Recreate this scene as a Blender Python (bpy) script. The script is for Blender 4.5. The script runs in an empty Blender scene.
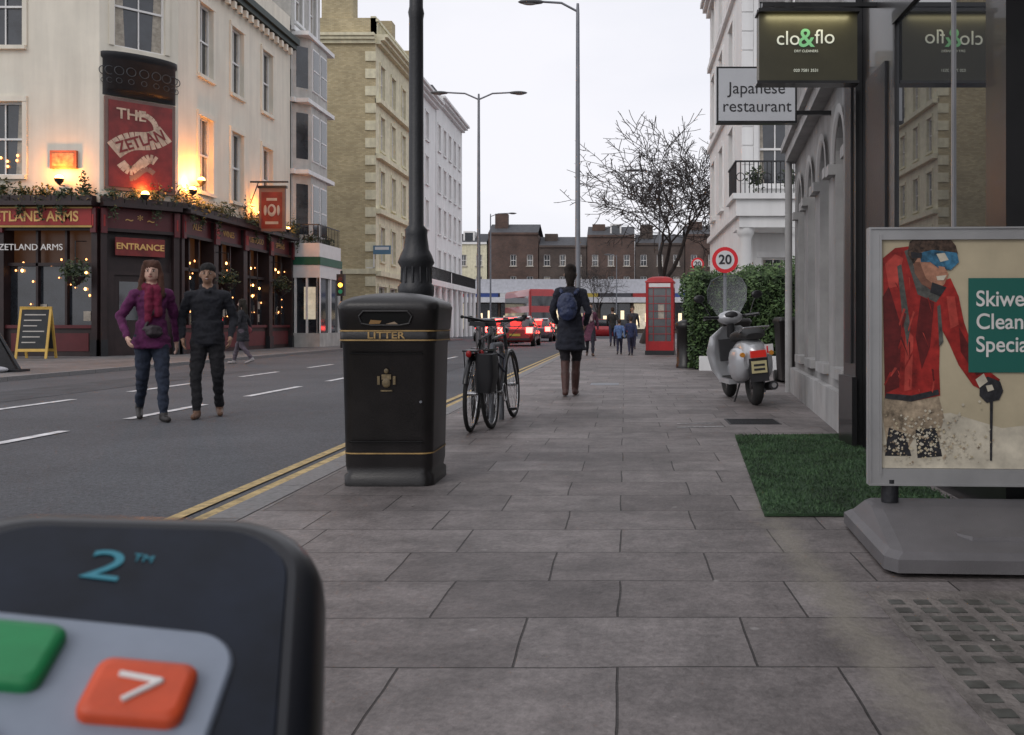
import bpy, math, random
import numpy as np
from mathutils import Matrix, Vector, noise
random.seed(7)
V=Vector
sc=bpy.context.scene
sc.view_settings.view_transform='Standard'
try: sc.view_settings.look='None'
except Exception: pass
sc.view_settings.exposure=0
# ------------------------------------------------------------ materials
_mc={}
def M(name,col,rough=.7,metal=0,var=.14,ns=3.0,bump=0,bs=40,em=None,es=0,coat=0,spec=.5,streak=0):
    if name in _mc: return _mc[name]
    m=bpy.data.materials.new(name); m.use_nodes=True
    nt=m.node_tree; N=nt.nodes; L=nt.links
    b=N['Principled BSDF']
    b.inputs['Roughness'].default_value=rough; b.inputs['Metallic'].default_value=metal
    b.inputs['Specular IOR Level'].default_value=spec
    b.inputs['Coat Weight'].default_value=coat
    tc=N.new('ShaderNodeTexCoord')
    nz=N.new('ShaderNodeTexNoise'); nz.inputs['Scale'].default_value=ns; nz.inputs['Detail'].default_value=6; nz.inputs['Roughness'].default_value=.62
    L.new(tc.outputs['Object'],nz.inputs['Vector'])
    r=N.new('ShaderNodeMapRange'); r.inputs[1].default_value=.25; r.inputs[2].default_value=.75
    r.inputs[3].default_value=1-var*1.5; r.inputs[4].default_value=1+var
    L.new(nz.outputs[0],r.inputs[0])
    mx=N.new('ShaderNodeMix'); mx.data_type='RGBA'; mx.blend_type='MULTIPLY'; mx.inputs[0].default_value=1
    mx.inputs[6].default_value=(*col,1); L.new(r.outputs[0],mx.inputs[7])
    out=mx.outputs[2]
    if streak:
        mp=N.new('ShaderNodeMapping'); mp.inputs['Scale'].default_value=(2.2,2.2,.18); L.new(tc.outputs['Object'],mp.inputs[0])
        n2=N.new('ShaderNodeTexNoise'); n2.inputs['Scale'].default_value=1.6; n2.inputs['Detail'].default_value=7; L.new(mp.outputs[0],n2.inputs['Vector'])
        r2=N.new('ShaderNodeMapRange'); r2.inputs[1].default_value=.3; r2.inputs[2].default_value=.7; r2.inputs[3].default_value=1-streak; r2.inputs[4].default_value=1.04
        L.new(n2.outputs[0],r2.inputs[0])
        m2=N.new('ShaderNodeMix'); m2.data_type='RGBA'; m2.blend_type='MULTIPLY'; m2.inputs[0].default_value=1
        L.new(out,m2.inputs[6]); L.new(r2.outputs[0],m2.inputs[7]); out=m2.outputs[2]
    L.new(out,b.inputs['Base Color'])
    if bump:
        n3=N.new('ShaderNodeTexNoise'); n3.inputs['Scale'].default_value=bs; n3.inputs['Detail'].default_value=5; L.new(tc.outputs['Object'],n3.inputs['Vector'])
        bp=N.new('ShaderNodeBump'); bp.inputs['Strength'].default_value=bump; bp.inputs['Distance'].default_value=.02
        L.new(n3.outputs[0],bp.inputs['Height']); L.new(bp.outputs[0],b.inputs['Normal'])
    if em:
        b.inputs['Emission Color'].default_value=(*em,1); b.inputs['Emission Strength'].default_value=es
    _mc[name]=m; return m
def brickmat(name,c1,c2,mortar,w=.225,h=.075,ms=.008,rough=.85,var=.3):
    if name in _mc: return _mc[name]
    m=M(name,(1,1,1),rough,var=var,ns=.6); nt=m.node_tree; N=nt.nodes; L=nt.links
    tc=[n for n in N if n.type=='TEX_COORD'][0]; mx=[n for n in N if n.type=='MIX'][0]
    sp=N.new('ShaderNodeSeparateXYZ'); L.new(tc.outputs['Object'],sp.inputs[0])
    ad=N.new('ShaderNodeMath'); L.new(sp.outputs[0],ad.inputs[0]); L.new(sp.outputs[1],ad.inputs[1])
    cb=N.new('ShaderNodeCombineXYZ'); L.new(ad.outputs[0],cb.inputs[0]); L.new(sp.outputs[2],cb.inputs[1])
    bt=N.new('ShaderNodeTexBrick'); bt.inputs['Scale'].default_value=1; bt.inputs['Brick Width'].default_value=w; bt.inputs['Row Height'].default_value=h
    bt.inputs['Mortar Size'].default_value=ms; bt.inputs['Color1'].default_value=(*c1,1); bt.inputs['Color2'].default_value=(*c2,1); bt.inputs['Mortar'].default_value=(*mortar,1)
    L.new(cb.outputs[0],bt.inputs['Vector']); L.new(bt.outputs[0],mx.inputs[6])
    return m
# ------------------------------------------------------------ mesh builder
class MB:
    def __init__(s): s.v=[];s.f=[];s.fm=[];s.sm=[];s.mats=[];s.M=Matrix.Identity(4)
    def mi(s,m):
        if m not in s.mats: s.mats.append(m)
        return s.mats.index(m)
    def add(s,vs,fs,mat,smooth=False):
        o=len(s.v); s.v+= [tuple(s.M@V(p)) for p in vs]; k=s.mi(mat)
        for f in fs: s.f.append([i+o for i in f]); s.fm.append(k); s.sm.append(smooth)
    def quad(s,pts,mat): s.add(pts,[list(range(len(pts)))],mat)
    def box(s,x0,x1,y0,y1,z0,z1,mat):
        s.add([(x0,y0,z0),(x1,y0,z0),(x1,y1,z0),(x0,y1,z0),(x0,y0,z1),(x1,y0,z1),(x1,y1,z1),(x0,y1,z1)],
              [(3,2,1,0),(4,5,6,7),(0,1,5,4),(1,2,6,5),(2,3,7,6),(3,0,4,7)],mat)
    def cyl(s,p0,p1,r0,r1,mat,n=10,caps=True,smooth=True):
        p0=V(p0);p1=V(p1);d=(p1-p0)
        if d.length<1e-6:return
        d.normalize(); a=d.orthogonal().normalized(); b=d.cross(a)
        vs=[]
        for p,r in((p0,r0),(p1,r1)):
            for i in range(n):
                t=2*math.pi*i/n; vs.append(p+a*(r*math.cos(t))+b*(r*math.sin(t)))
        s.add(vs,[(i,(i+1)%n,n+(i+1)%n,n+i) for i in range(n)],mat,smooth)
        if caps: s.add(vs,[tuple(range(n))[::-1],tuple(range(n,2*n))],mat,False)
    def tube(s,pts,r,mat,n=8):
        for i in range(len(pts)-1):
            ra=r[i] if isinstance(r,(list,tuple)) else r; rb=r[i+1] if isinstance(r,(list,tuple)) else r
            s.cyl(pts[i],pts[i+1],ra,rb,mat,n,True)
            if 0<i: s.ell(pts[i],(ra,)*3,mat,n,4)
    def ell(s,c,r,mat,n=14,k=8):
        vs=[];c=V(c)
        for j in range(1,k):
            ph=math.pi*j/k
            for i in range(n):
                t=2*math.pi*i/n; vs.append((c.x+r[0]*math.sin(ph)*math.cos(t),c.y+r[1]*math.sin(ph)*math.sin(t),c.z+r[2]*math.cos(ph)))
        vs.append((c.x,c.y,c.z+r[2]));vs.append((c.x,c.y,c.z-r[2]))
        T=len(vs)-2;B=len(vs)-1;fs=[]
        for j in range(k-2):
            for i in range(n): fs.append((j*n+i,(j+1)*n+i,(j+1)*n+(i+1)%n,j*n+(i+1)%n))
        for i in range(n): fs.append((T,i,(i+1)%n)); fs.append((B,(k-2)*n+(i+1)%n,(k-2)*n+i))
        s.add(vs,fs,mat,True)
    def torus(s,c,R,r,ax,mat,n=32,k=8,a0=0,a1=2*math.pi,rx=None):
        c=V(c);ax=V(ax).normalized();a=ax.orthogonal().normalized()
        if abs(ax.x)>.9: a=V((0,1,0))
        b=ax.cross(a); full=abs(a1-a0-2*math.pi)<1e-5; rx=rx or r
        vs=[];m=n if full else n+1
        for i in range(m):
            t=a0+(a1-a0)*i/n; d=a*math.cos(t)+b*math.sin(t)
            for j in range(k):
                q=2*math.pi*j/k; vs.append(c+d*(R+r*math.cos(q))+ax*(rx*math.sin(q)))
        fs=[((i*k+j),((i+1)%m)*k+j,((i+1)%m)*k+(j+1)%k,i*k+(j+1)%k) for i in range(n) for j in range(k)]
        s.add(vs,fs,mat,True)
    def lathe(s,prof,c,mat,n=20,smooth=True):
        c=V(c);vs=[]
        for r,z in prof:
            for i in range(n):
                t=2*math.pi*i/n; vs.append((c.x+r*math.cos(t),c.y+r*math.sin(t),c.z+z))
        s.add(vs,[(j*n+i,j*n+(i+1)%n,(j+1)*n+(i+1)%n,(j+1)*n+i) for j in range(len(prof)-1) for i in range(n)],mat,smooth)
    def loft(s,secs,mat,smooth=True,caps=True):
        n=len(secs[0]);vs=[p for q in secs for p in q]
        s.add(vs,[(j*n+i,j*n+(i+1)%n,(j+1)*n+(i+1)%n,(j+1)*n+i) for j in range(len(secs)-1) for i in range(n)],mat,smooth)
        if caps:
            s.add(secs[0],[tuple(range(n))[::-1]],mat); s.add(secs[-1],[tuple(range(n))],mat)
    def prism(s,poly,z0,z1,mat):
        n=len(poly);vs=[(x,y,z0) for x,y in poly]+[(x,y,z1) for x,y in poly]
        s.add(vs,[tuple(range(n))[::-1],tuple(range(n,2*n))]+[(i,(i+1)%n,n+(i+1)%n,n+i) for i in range(n)],mat)
    def leaves(s,c,r,cnt,size,mats,shell=.35):
        c=V(c)
        for _ in range(cnt):
            d=V((random.gauss(0,1),random.gauss(0,1),random.gauss(0,1))).normalized()
            k=(random.uniform(shell,1))
            p=V((c.x+d.x*r[0]*k,c.y+d.y*r[1]*k,c.z+d.z*r[2]*k)); s.leaf(p,size,random.choice(mats))
    def leaf(s,p,size,mat):
        a=V((random.gauss(0,1),random.gauss(0,1),random.gauss(0,1))).normalized(); b=a.orthogonal().normalized()
        z=size*random.uniform(.6,1.3); w=z*.5
        s.add([p-a*z*.5,p+b*w*.5,p+a*z*.5,p-b*w*.5],[(0,1,2,3)],mat)
    def finish(s,name,parent=None,bevel=0):
        me=bpy.data.meshes.new(name); me.from_pydata(s.v,[],s.f)
        for m in s.mats: me.materials.append(m)
        me.polygons.foreach_set('material_index',s.fm); me.polygons.foreach_set('use_smooth',s.sm); me.update()
        ob=bpy.data.objects.new(name,me); sc.collection.objects.link(ob)
        if parent: ob.parent=parent
        if bevel:
            bv=ob.modifiers.new('b','BEVEL'); bv.width=bevel; bv.segments=2; bv.limit_method='ANGLE'
        return ob
def root(name,loc=(0,0,0),rz=0):
    e=bpy.data.objects.new(name,None); e.location=loc; e.rotation_euler=(0,0,math.radians(rz)); e.empty_display_size=.2
    sc.collection.objects.link(e); return e
def text(parent,name,body,size,Mx,mat,ext=.002,align='CENTER',bold=0,sx=1):
    c=bpy.data.curves.new(name,'FONT'); c.body=body; c.size=size; c.extrude=ext; c.align_x=align; c.align_y='CENTER'; c.offset=bold
    c.materials.append(mat); o=bpy.data.objects.new(name,c); sc.collection.objects.link(o)
    o.parent=parent; o.matrix_local=Mx@Matrix.Diagonal((sx,1,1,1)); return o
def FM(O,d):
    """facade frame: x along wall (to the right seen from outside), y into wall, z up"""
    d=V((d[0],d[1],0)).normalized(); y=V((0,0,1)).cross(d)
    return Matrix(((d.x,y.x,0,O[0]),(d.y,y.y,0,O[1]),(0,0,1,O[2] if len(O)>2 else 0),(0,0,0,1)))
TF=Matrix(((1,0,0,0),(0,0,-1,0),(0,1,0,0),(0,0,0,1)))
def tpos(F,x,y,z): return F@Matrix.Translation((x,y,z))@TF
# ------------------------------------------------------------ common materials
black=M('black_paint',(.014,.014,.016),.35,var=.3,coat=.2)
iron=M('cast_iron',(.016,.017,.02),.45,var=.3,bump=.15,bs=60)
rubber=M('rubber',(.02,.02,.02),.85)
chrome=M('chrome',(.55,.55,.56),.25,1)
glass=M('window_glass',(.03,.035,.042),.06,var=.5,ns=1.2,spec=.9)
glass2=M('window_glass_pale',(.10,.105,.11),.1,var=.5,ns=.9,spec=.9)
cream=M('cream_stucco',(.77,.72,.61),.85,var=.06,ns=.8,streak=.1,bump=.05,bs=20)
white=M('white_stucco',(.80,.80,.79),.8,var=.05,ns=1,streak=.1)
wpaint=M('white_paint',(.78,.77,.75),.6,var=.06)
galv=M('galvanised_steel',(.20,.21,.23),.5,.6)
gold=M('gold_paint',(.42,.27,.08),.45,.3)
curtain=M('curtain',(.42,.38,.32),.9,var=.3,ns=8)
slate=M('slate_roof',(.07,.072,.08),.7,var=.3)
# ------------------------------------------------------------ facade
def facade(mb,L,H,wins,wall,z0=0,dep=.18,gl=None,fr=None,sill=None,sur=None,surw=.14,bars=1):
    fr=fr or wpaint
    xs=sorted({0,L,*[w[0] for w in wins],*[w[1] for w in wins]}); zs=sorted({z0,H,*[w[2] for w in wins],*[w[3] for w in wins]})
    for i in range(len(xs)-1):
        for j in range(len(zs)-1):
            cx=(xs[i]+xs[i+1])/2; cz=(zs[j]+zs[j+1])/2
            if any(w[0]<cx<w[1] and w[2]<cz<w[3] for w in wins): continue
            mb.quad([(xs[i],0,zs[j]),(xs[i+1],0,zs[j]),(xs[i+1],0,zs[j+1]),(xs[i],0,zs[j+1])],wall)
    for k,w in enumerate(wins):
        x0,x1,a,b=w[:4]
        g=gl or (glass if random.random()<.7 else glass2)
        mb.quad([(x0,0,a),(x0,dep,a),(x0,dep,b),(x0,0,b)],wall);mb.quad([(x1,0,a),(x1,dep,a),(x1,dep,b),(x1,0,b)],wall)
        mb.quad([(x0,0,a),(x1,0,a),(x1,dep,a),(x0,dep,a)],wall);mb.quad([(x0,0,b),(x1,0,b),(x1,dep,b),(x0,dep,b)],wall)
        mb.quad([(x0,dep,a),(x1,dep,a),(x1,dep,b),(x0,dep,b)],g)
        if random.random()<.6:
            cw=(x1-x0)*random.uniform(.15,.28)
            mb.quad([(x0,dep-.004,a),(x0+cw,dep-.004,a),(x0+cw*.7,dep-.004,b),(x0,dep-.004,b)],curtain)
            mb.quad([(x1,dep-.004,a),(x1-cw,dep-.004,a),(x1-cw*.7,dep-.004,b),(x1,dep-.004,b)],curtain)
        elif random.random()<.5:
            zb=b-(b-a)*random.uniform(.15,.5)
            mb.quad([(x0,dep-.004,zb),(x1,dep-.004,zb),(x1,dep-.004,b),(x0,dep-.004,b)],curtain)
        t=.06
        mb.box(x0,x0+t,dep-.06,dep-.008,a,b,fr);mb.box(x1-t,x1,dep-.06,dep-.008,a,b,fr)
        mb.box(x0+t,x1-t,dep-.06,dep-.008,a,a+t,fr);mb.box(x0+t,x1-t,dep-.06,dep-.008,b-t,b,fr)
        m=(a+b)/2; mb.box(x0+t,x1-t,dep-.07,dep-.01,m-.03,m+.03,fr)
        for q in range(bars):
            xx=x0+(x1-x0)*(q+1)/(bars+1); mb.box(xx-.018,xx+.018,dep-.05,dep-.011,a+t,b-t,fr)
        if sill: mb.box(x0-.12,x1+.12,-.12,.02,a-.12,a-.002,sill)
        if sur:
            mb.box(x0-surw,x0-.002,-.05,.01,a,b,sur);mb.box(x1+.002,x1+surw,-.05,.01,a,b,sur);mb.box(x0-surw,x1+surw,-.07,.01,b+.002,b+surw*1.2,sur)
# ============================================================ GROUND
def nodes(m): return m.node_tree.nodes,m.node_tree.links
g=MB(); g.box(-900,900,-300,1200,-.6,-.1,M('ground_asphalt',(.06,.06,.062),.9)); g.finish('ground')
asph=M('asphalt',(.080,.083,.092),.8,var=.22,ns=.45,bump=.5,bs=90)
N,L=nodes(asph)
b=N['Principled BSDF']; mx=[n for n in N if n.type=='MIX'][0]; tc=[n for n in N if n.type=='TEX_COORD'][0]
n4=N.new('ShaderNodeTexNoise'); n4.inputs['Scale'].default_value=55; n4.inputs['Detail'].default_value=3; L.new(tc.outputs['Object'],n4.inputs['Vector'])
r4=N.new('ShaderNodeMapRange'); r4.inputs[1].default_value=.3; r4.inputs[2].default_value=.7; r4.inputs[3].default_value=.62; r4.inputs[4].default_value=1.4; L.new(n4.outputs[0],r4.inputs[0])
m4=N.new('ShaderNodeMix'); m4.data_type='RGBA'; m4.blend_type='MULTIPLY'; m4.inputs[0].default_value=1
L.new(mx.outputs[2],m4.inputs[6]); L.new(r4.outputs[0],m4.inputs[7]); L.new(m4.outputs[2],b.inputs['Base Color'])
g=MB(); g.quad([(-11.3,-20,-.08),(-2.05,-20,-.08),(-2.05,64,-.08),(-11.3,64,-.08)],asph)
g.quad([(-60,64,-.08),(60,64,-.08),(60,97,-.08),(-60,97,-.08)],asph); g.quad([(-60,44,-.08),(-11.3,44,-.08),(-11.3,50.5,-.08),(-60,50.5,-.08)],asph)
pat=M('asphalt_patch',(.066,.068,.075),.85,var=.3,ns=2,bump=.5,bs=90)
for x0,x1,y0,y1 in((-9.6,-8.3,9,20),(-4.6,-3.9,15,24)): g.quad([(x0,y0,-.0765),(x1,y0,-.0765),(x1,y1,-.0765),(x0,y1,-.0765)],pat)
g.finish('road')
rm=MB(); lw=M('road_paint_white',(.66,.66,.67),.7,var=.4,ns=9,bump=.3,bs=60); ly=M('road_paint_yellow',(.50,.37,.17),.75,var=.5,ns=14,bump=.3,bs=60)
def strip(x,y0,y1,w,m): rm.quad([(x-w/2,y0,-.072),(x+w/2,y0,-.072),(x+w/2,y1,-.072),(x-w/2,y1,-.072)],m)
for x in(-2.39,-2.24): strip(x,-10,38,.08,ly)
for a,bb in((2.6,4.6),(5.9,8.7),(9.8,11.6),(12.9,15.0),(16.4,18.4),(19.9,21.9),(23.5,25.5),(27,29),(31,33),(35,37)): strip(-5.42,a,bb,.12,lw)
for a,bb in((7.2,9.0),(10.6,12.4),(13.8,15.8),(17.8,19.7),(21.6,23.4),(25.4,27.2),(29,31),(33,35)): strip(-7.6,a,bb,.12,lw)
rm.finish('road_markings')
def paving(name,w,h,c1,c2,mort,sand=False,base=.2):
    m=M(name,(1,1,1),.62,var=.32,ns=.9,bump=.25,bs=45,spec=.4); N,L=nodes(m)
    tc=[n for n in N if n.type=='TEX_COORD'][0]; mx=[n for n in N if n.type=='MIX'][0]; b=N['Principled BSDF']
    nd=N.new('ShaderNodeTexNoise'); nd.inputs['Scale'].default_value=1.3; nd.inputs['Detail'].default_value=3; L.new(tc.outputs['Object'],nd.inputs['Vector'])
    sb=N.new('ShaderNodeVectorMath'); sb.operation='MULTIPLY_ADD'; sb.inputs[1].default_value=(.04,.04,0); 
    L.new(nd.outputs['Color'],sb.inputs[0]); L.new(tc.outputs['Object'],sb.inputs[2])
    bt=N.new('ShaderNodeTexBrick'); bt.inputs['Scale'].default_value=1; bt.inputs['Brick Width'].default_value=w; bt.inputs['Row Height'].default_value=h
    bt.inputs['Mortar Size'].default_value=.0045; bt.inputs['Mortar Smooth'].default_value=.5; bt.inputs['Color1'].default_value=(*c1,1); bt.inputs['Color2'].default_value=(*c2,1); bt.inputs['Mortar'].default_value=(*mort,1)
    bt.offset=.43; bt.squash=1.12; bt.squash_frequency=3
    L.new(sb.outputs[0],bt.inputs['Vector'])
    n5=N.new('ShaderNodeTexNoise'); n5.inputs['Scale'].default_value=38; n5.inputs['Detail'].default_value=8; n5.inputs['Roughness'].default_value=.7; L.new(tc.outputs['Object'],n5.inputs['Vector'])
    r5=N.new('ShaderNodeMapRange'); r5.inputs[1].default_value=.3; r5.inputs[2].default_value=.7; r5.inputs[3].default_value=.72; r5.inputs[4].default_value=1.26; L.new(n5.outputs[0],r5.inputs[0])
    m5=N.new('ShaderNodeMix'); m5.data_type='RGBA'; m5.blend_type='MULTIPLY'; m5.inputs[0].default_value=1; L.new(bt.outputs[0],m5.inputs[6]); L.new(r5.outputs[0],m5.inputs[7])
    cur=m5.outputs[2]
    n8=N.new('ShaderNodeTexNoise'); n8.inputs['Scale'].default_value=5.5; n8.inputs['Detail'].default_value=9; n8.inputs['Roughness'].default_value=.72; L.new(tc.outputs['Object'],n8.inputs['Vector'])
    r8=N.new('ShaderNodeMapRange'); r8.inputs[1].default_value=.32; r8.inputs[2].default_value=.68; r8.inputs[3].default_value=.66; r8.inputs[4].default_value=1.28; L.new(n8.outputs[0],r8.inputs[0])
    m8=N.new('ShaderNodeMix'); m8.data_type='RGBA'; m8.blend_type='MULTIPLY'; m8.inputs[0].default_value=1; L.new(cur,m8.inputs[6]); L.new(r8.outputs[0],m8.inputs[7]); cur=m8.outputs[2]
    for sc_,r_,col_ in((3.3,.06,(.36,.34,.33,1)),(4.7,.045,(.05,.045,.045,1)),(7.1,.05,(.33,.31,.30,1))):
        vo=N.new('ShaderNodeTexVoronoi'); vo.inputs['Scale'].default_value=sc_; L.new(tc.outputs['Object'],vo.inputs['Vector'])
        lt=N.new('ShaderNodeMapRange'); lt.inputs[1].default_value=r_; lt.inputs[2].default_value=r_*.4; lt.inputs[3].default_value=0; lt.inputs[4].default_value=.55; L.new(vo.outputs['Distance'],lt.inputs[0])
        m6=N.new('ShaderNodeMix'); m6.data_type='RGBA'; L.new(lt.outputs[0],m6.inputs[0]); L.new(cur,m6.inputs[6]); m6.inputs[7].default_value=col_; cur=m6.outputs[2]
    if sand:
        sp=N.new('ShaderNodeSeparateXYZ'); L.new(tc.outputs['Object'],sp.inputs[0])
        ns=N.new('ShaderNodeTexNoise'); ns.inputs['Scale'].default_value=4.5; ns.inputs['Detail'].default_value=12; ns.inputs['Roughness'].default_value=.85; L.new(tc.outputs['Object'],ns.inputs['Vector'])
        a=N.new('ShaderNodeMath'); a.operation='MULTIPLY_ADD'; a.inputs[1].default_value=.42; L.new(ns.outputs[0],a.inputs[0]); L.new(sp.outputs[0],a.inputs[2])
        s2=N.new('ShaderNodeMath'); s2.operation='SUBTRACT'; s2.inputs[1].default_value=.94; L.new(a.outputs[0],s2.inputs[0])
        ab=N.new('ShaderNodeMath'); ab.operation='ABSOLUTE'; L.new(s2.outputs[0],ab.inputs[0])
        rr=N.new('ShaderNodeMapRange'); rr.inputs[1].default_value=.11; rr.inputs[2].default_value=.01; rr.inputs[3].default_value=0; rr.inputs[4].default_value=.65; L.new(ab.outputs[0],rr.inputs[0])
        yr=N.new('ShaderNodeMapRange'); yr.inputs[1].default_value=5.2; yr.inputs[2].default_value=4.2; L.new(sp.outputs[1],yr.inputs[0])
        mu=N.new('ShaderNodeMath'); mu.operation='MULTIPLY'; L.new(rr.outputs[0],mu.inputs[0]); L.new(yr.outputs[0],mu.inputs[1])
        m7=N.new('ShaderNodeMix'); m7.data_type='RGBA'; L.new(mu.outputs[0],m7.inputs[0]); L.new(cur,m7.inputs[6]); m7.inputs[7].default_value=(.29,.265,.215,1); cur=m7.outputs[2]
    L.new(cur,mx.inputs[6])
    bp=[n for n in N if n.type=='BUMP'][0]; b2=N.new('ShaderNodeBump'); b2.inputs['Strength'].default_value=.6; b2.inputs['Distance'].default_value=.01; b2.invert=True
    L.new(bt.outputs['Fac'],b2.inputs['Height']); L.new(bp.outputs[0],b2.inputs['Normal']); L.new(b2.outputs[0],b.inputs['Normal'])
    return m
slab=paving('paving_slabs',.61,.42,(.150,.132,.128),(.222,.199,.193),(.045,.04,.038),True)
slab2=paving('paving_slabs_far',.9,.6,(.15,.145,.145),(.19,.185,.185),(.09,.085,.085))
granite=M('granite_kerb',(.2,.195,.195),.7,var=.25,ns=30)
g=MB(); g.box(-1.88,30,-12,62,-.3,0,slab); g.finish('pavement')
g=MB(); g.box(-60,-11.47,-20,43.8,-.3,0,slab2); g.box(-60,-11.47,50.7,63.8,-.3,0,slab2); g.box(-60,60,97.2,140,-.3,0,slab2); g.finish('far_pavement')
g=MB()
y=-12
while y<62: g.box(-2.05,-1.883,y,y+.9,-.3,.003,granite); y+=.912
y=-20
while y<43.8: g.box(-11.467,-11.3,y,y+.9,-.3,.003,granite); y+=.912
g.box(-60,60,97.0,97.19,-.3,.003,granite)
g.finish('kerb')
g=MB(); art=M('artificial_grass',(.045,.10,.042),.95,var=.45,ns=3,bump=1,bs=250); art2=M('artificial_grass_light',(.075,.14,.062),.95,var=.35,ns=3)
g.prism([(.69,4.45),(1.72,4.45),(1.80,7.3),(1.86,7.75),(.93,7.6)],.004,.018,art)
for _ in range(15000):
    y=random.uniform(4.45,7.65); x0=.69+(y-4.45)*.076; x1=1.74+(y-4.45)*.03; x=random.uniform(x0,x1)
    h=random.uniform(.010,.022); a=random.uniform(0,6.28); w=.004; dx,dy=math.cos(a)*w,math.sin(a)*w; ex,ey=random.gauss(0,.010),random.gauss(0,.010)
    g.add([(x-dx,y-dy,.016),(x+dx,y+dy,.016),(x+ex,y+ey,.016+h)],[(0,1,2)],art if random.random()<.55 else art2)
g.finish('artificial_grass_mat')
g=MB(); gm=M('pavement_light_frame',(.17,.152,.14),.75,var=.4,ns=6,bump=.5); gg=M('pavement_light_glass',(.085,.088,.082),.4,var=.6,ns=9)
g.box(.86,1.75,1.5,3.2,-.1,.004,gm)
yy=1.55
while yy<3.12:
    xx=.9
    while xx<1.7:
        if random.random()>.1: g.box(xx+random.uniform(-.002,.002),xx+.05,yy+random.uniform(-.002,.002),yy+.048,.0,.0065,gg)
        xx+=.088
    yy+=.088
g.finish('pavement_light')
g=MB(); g.box(1.0,1.5,8.6,9.1,-.1,.004,iron)
for i in range(9): g.box(1.02,1.48,8.63+i*.05,8.65+i*.05,.003,.008,iron)
g.box(-.55,-.1,14.2,14.7,-.1,.004,galv)
g.finish('manhole_cover')
g=MB(); chalk=M('utility_marking_paint',(.42,.42,.42),.8,var=.5,ns=30)
g.quad([(.48,8.30,.004),(.92,8.38,.004),(.92,8.43,.004),(.48,8.35,.004)],chalk); g.quad([(.50,8.62,.004),(.86,8.66,.004),(.86,8.70,.004),(.50,8.66,.004)],chalk); g.finish('pavement_paint_marks')
g=MB(); ltm=M('paper_litter',(.5,.48,.44),.8)
for _ in range(30):
    x=random.uniform(-1.8,1.6); y=random.uniform(2.6,14); a=random.uniform(0,6.28); s_=random.uniform(.005,.014)
    g.add([(x+s_*math.cos(a+q)*random.uniform(.6,1.3),y+s_*math.sin(a+q),.004+random.random()*.006) for q in(0,1.6,3.1,4.7)],[(0,1,2,3)],ltm)
g.finish('pavement_litter')
# ============================================================ PUB
pub=root('pub_building'); mb=MB()
redp=M('pub_red_fascia',(.30,.016,.014),.5); dwood=M('pub_dark_wood',(.026,.013,.013),.5,var=.35); maroon=M('pub_maroon',(.10,.012,.016),.45)
dgreen=M('pub_dark_green',(.03,.045,.04),.6); bulb=M('warm_bulb',(1,.7,.3),.5,em=(1,.45,.14),es=10); bulbs=M('small_warm_bulb',(1,.6,.3),.5,em=(1,.38,.12),es=4); warm=M('lit_interior',(.02,.012,.008),.4,em=(1,.35,.1),es=.03,var=.6,ns=2)
Fs=FM((-14.4,29),(0,1)); Fc=FM((-16,27.4),(1,1)); Ff=FM((-34,27.4),(1,0)); Lc=1.6*math.sqrt(2)
mb.M=Fs
ws=[]
for c in(1.9,4.4,7.2):
    for a,bb in((5.5,8.05),(9.45,11.9)): ws.append((c-.5,c+.5,a,bb))
facade(mb,9.7,12.6,ws,cream,4.6,gl=glass,sill=cream,sur=cream)
mb.M=Ff
ws=[]
for c in(1.5,4.2,6.9,9.6,12.3,15.05):
    for a,bb in((5.5,7.75),(9.45,11.9)): ws.append((c-.62,c+.62,a,bb))
facade(mb,18,12.6,ws,cream,4.6,gl=glass,sill=cream,sur=cream,bars=1)
for q in range(5): mb.ell((15.05+random.uniform(-.4,.4),.14,random.uniform(5.7,6.4)),(.04,.03,.045),bulbs,8,5)
mb.M=Fc
facade(mb,Lc,12.6,[(.4,Lc-.4,9.55,12.1)],cream,4.6,gl=glass,sur=cream)
for F,Ln in((Fs,9.7),(Fc,Lc),(Ff,18)):
    mb.M=F
    mb.box(0,Ln,-.12,.3,12.6,12.75,dgreen); mb.box(0,Ln,-.3,.3,12.752,12.95,dgreen); mb.box(0,Ln,-.42,.3,12.952,13.2,dgreen)
    n=int(Ln/.5)
    for i in range(n): mb.box(i*.5+.1,i*.5+.28,-.27,-.12,12.45,12.7,cream)
    mb.box(0,Ln,0,.3,13.2,14.2,cream)
mb.M=Matrix.Identity(4)
mb.prism([(-34,27.8),(-16.2,27.8),(-14.9,29.2),(-14.9,38.6),(-34,38.6)],0,13.3,slate)
mb.box(-22,-20.6,31,32,13.3,17,cream); mb.box(-16.9,-15.6,36.9,38.5,13.3,15.6,cream)
mb.quad([(-14.4,38.7,0),(-34,38.7,0),(-34,38.7,14.2),(-14.4,38.7,14.2)],cream)
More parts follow.
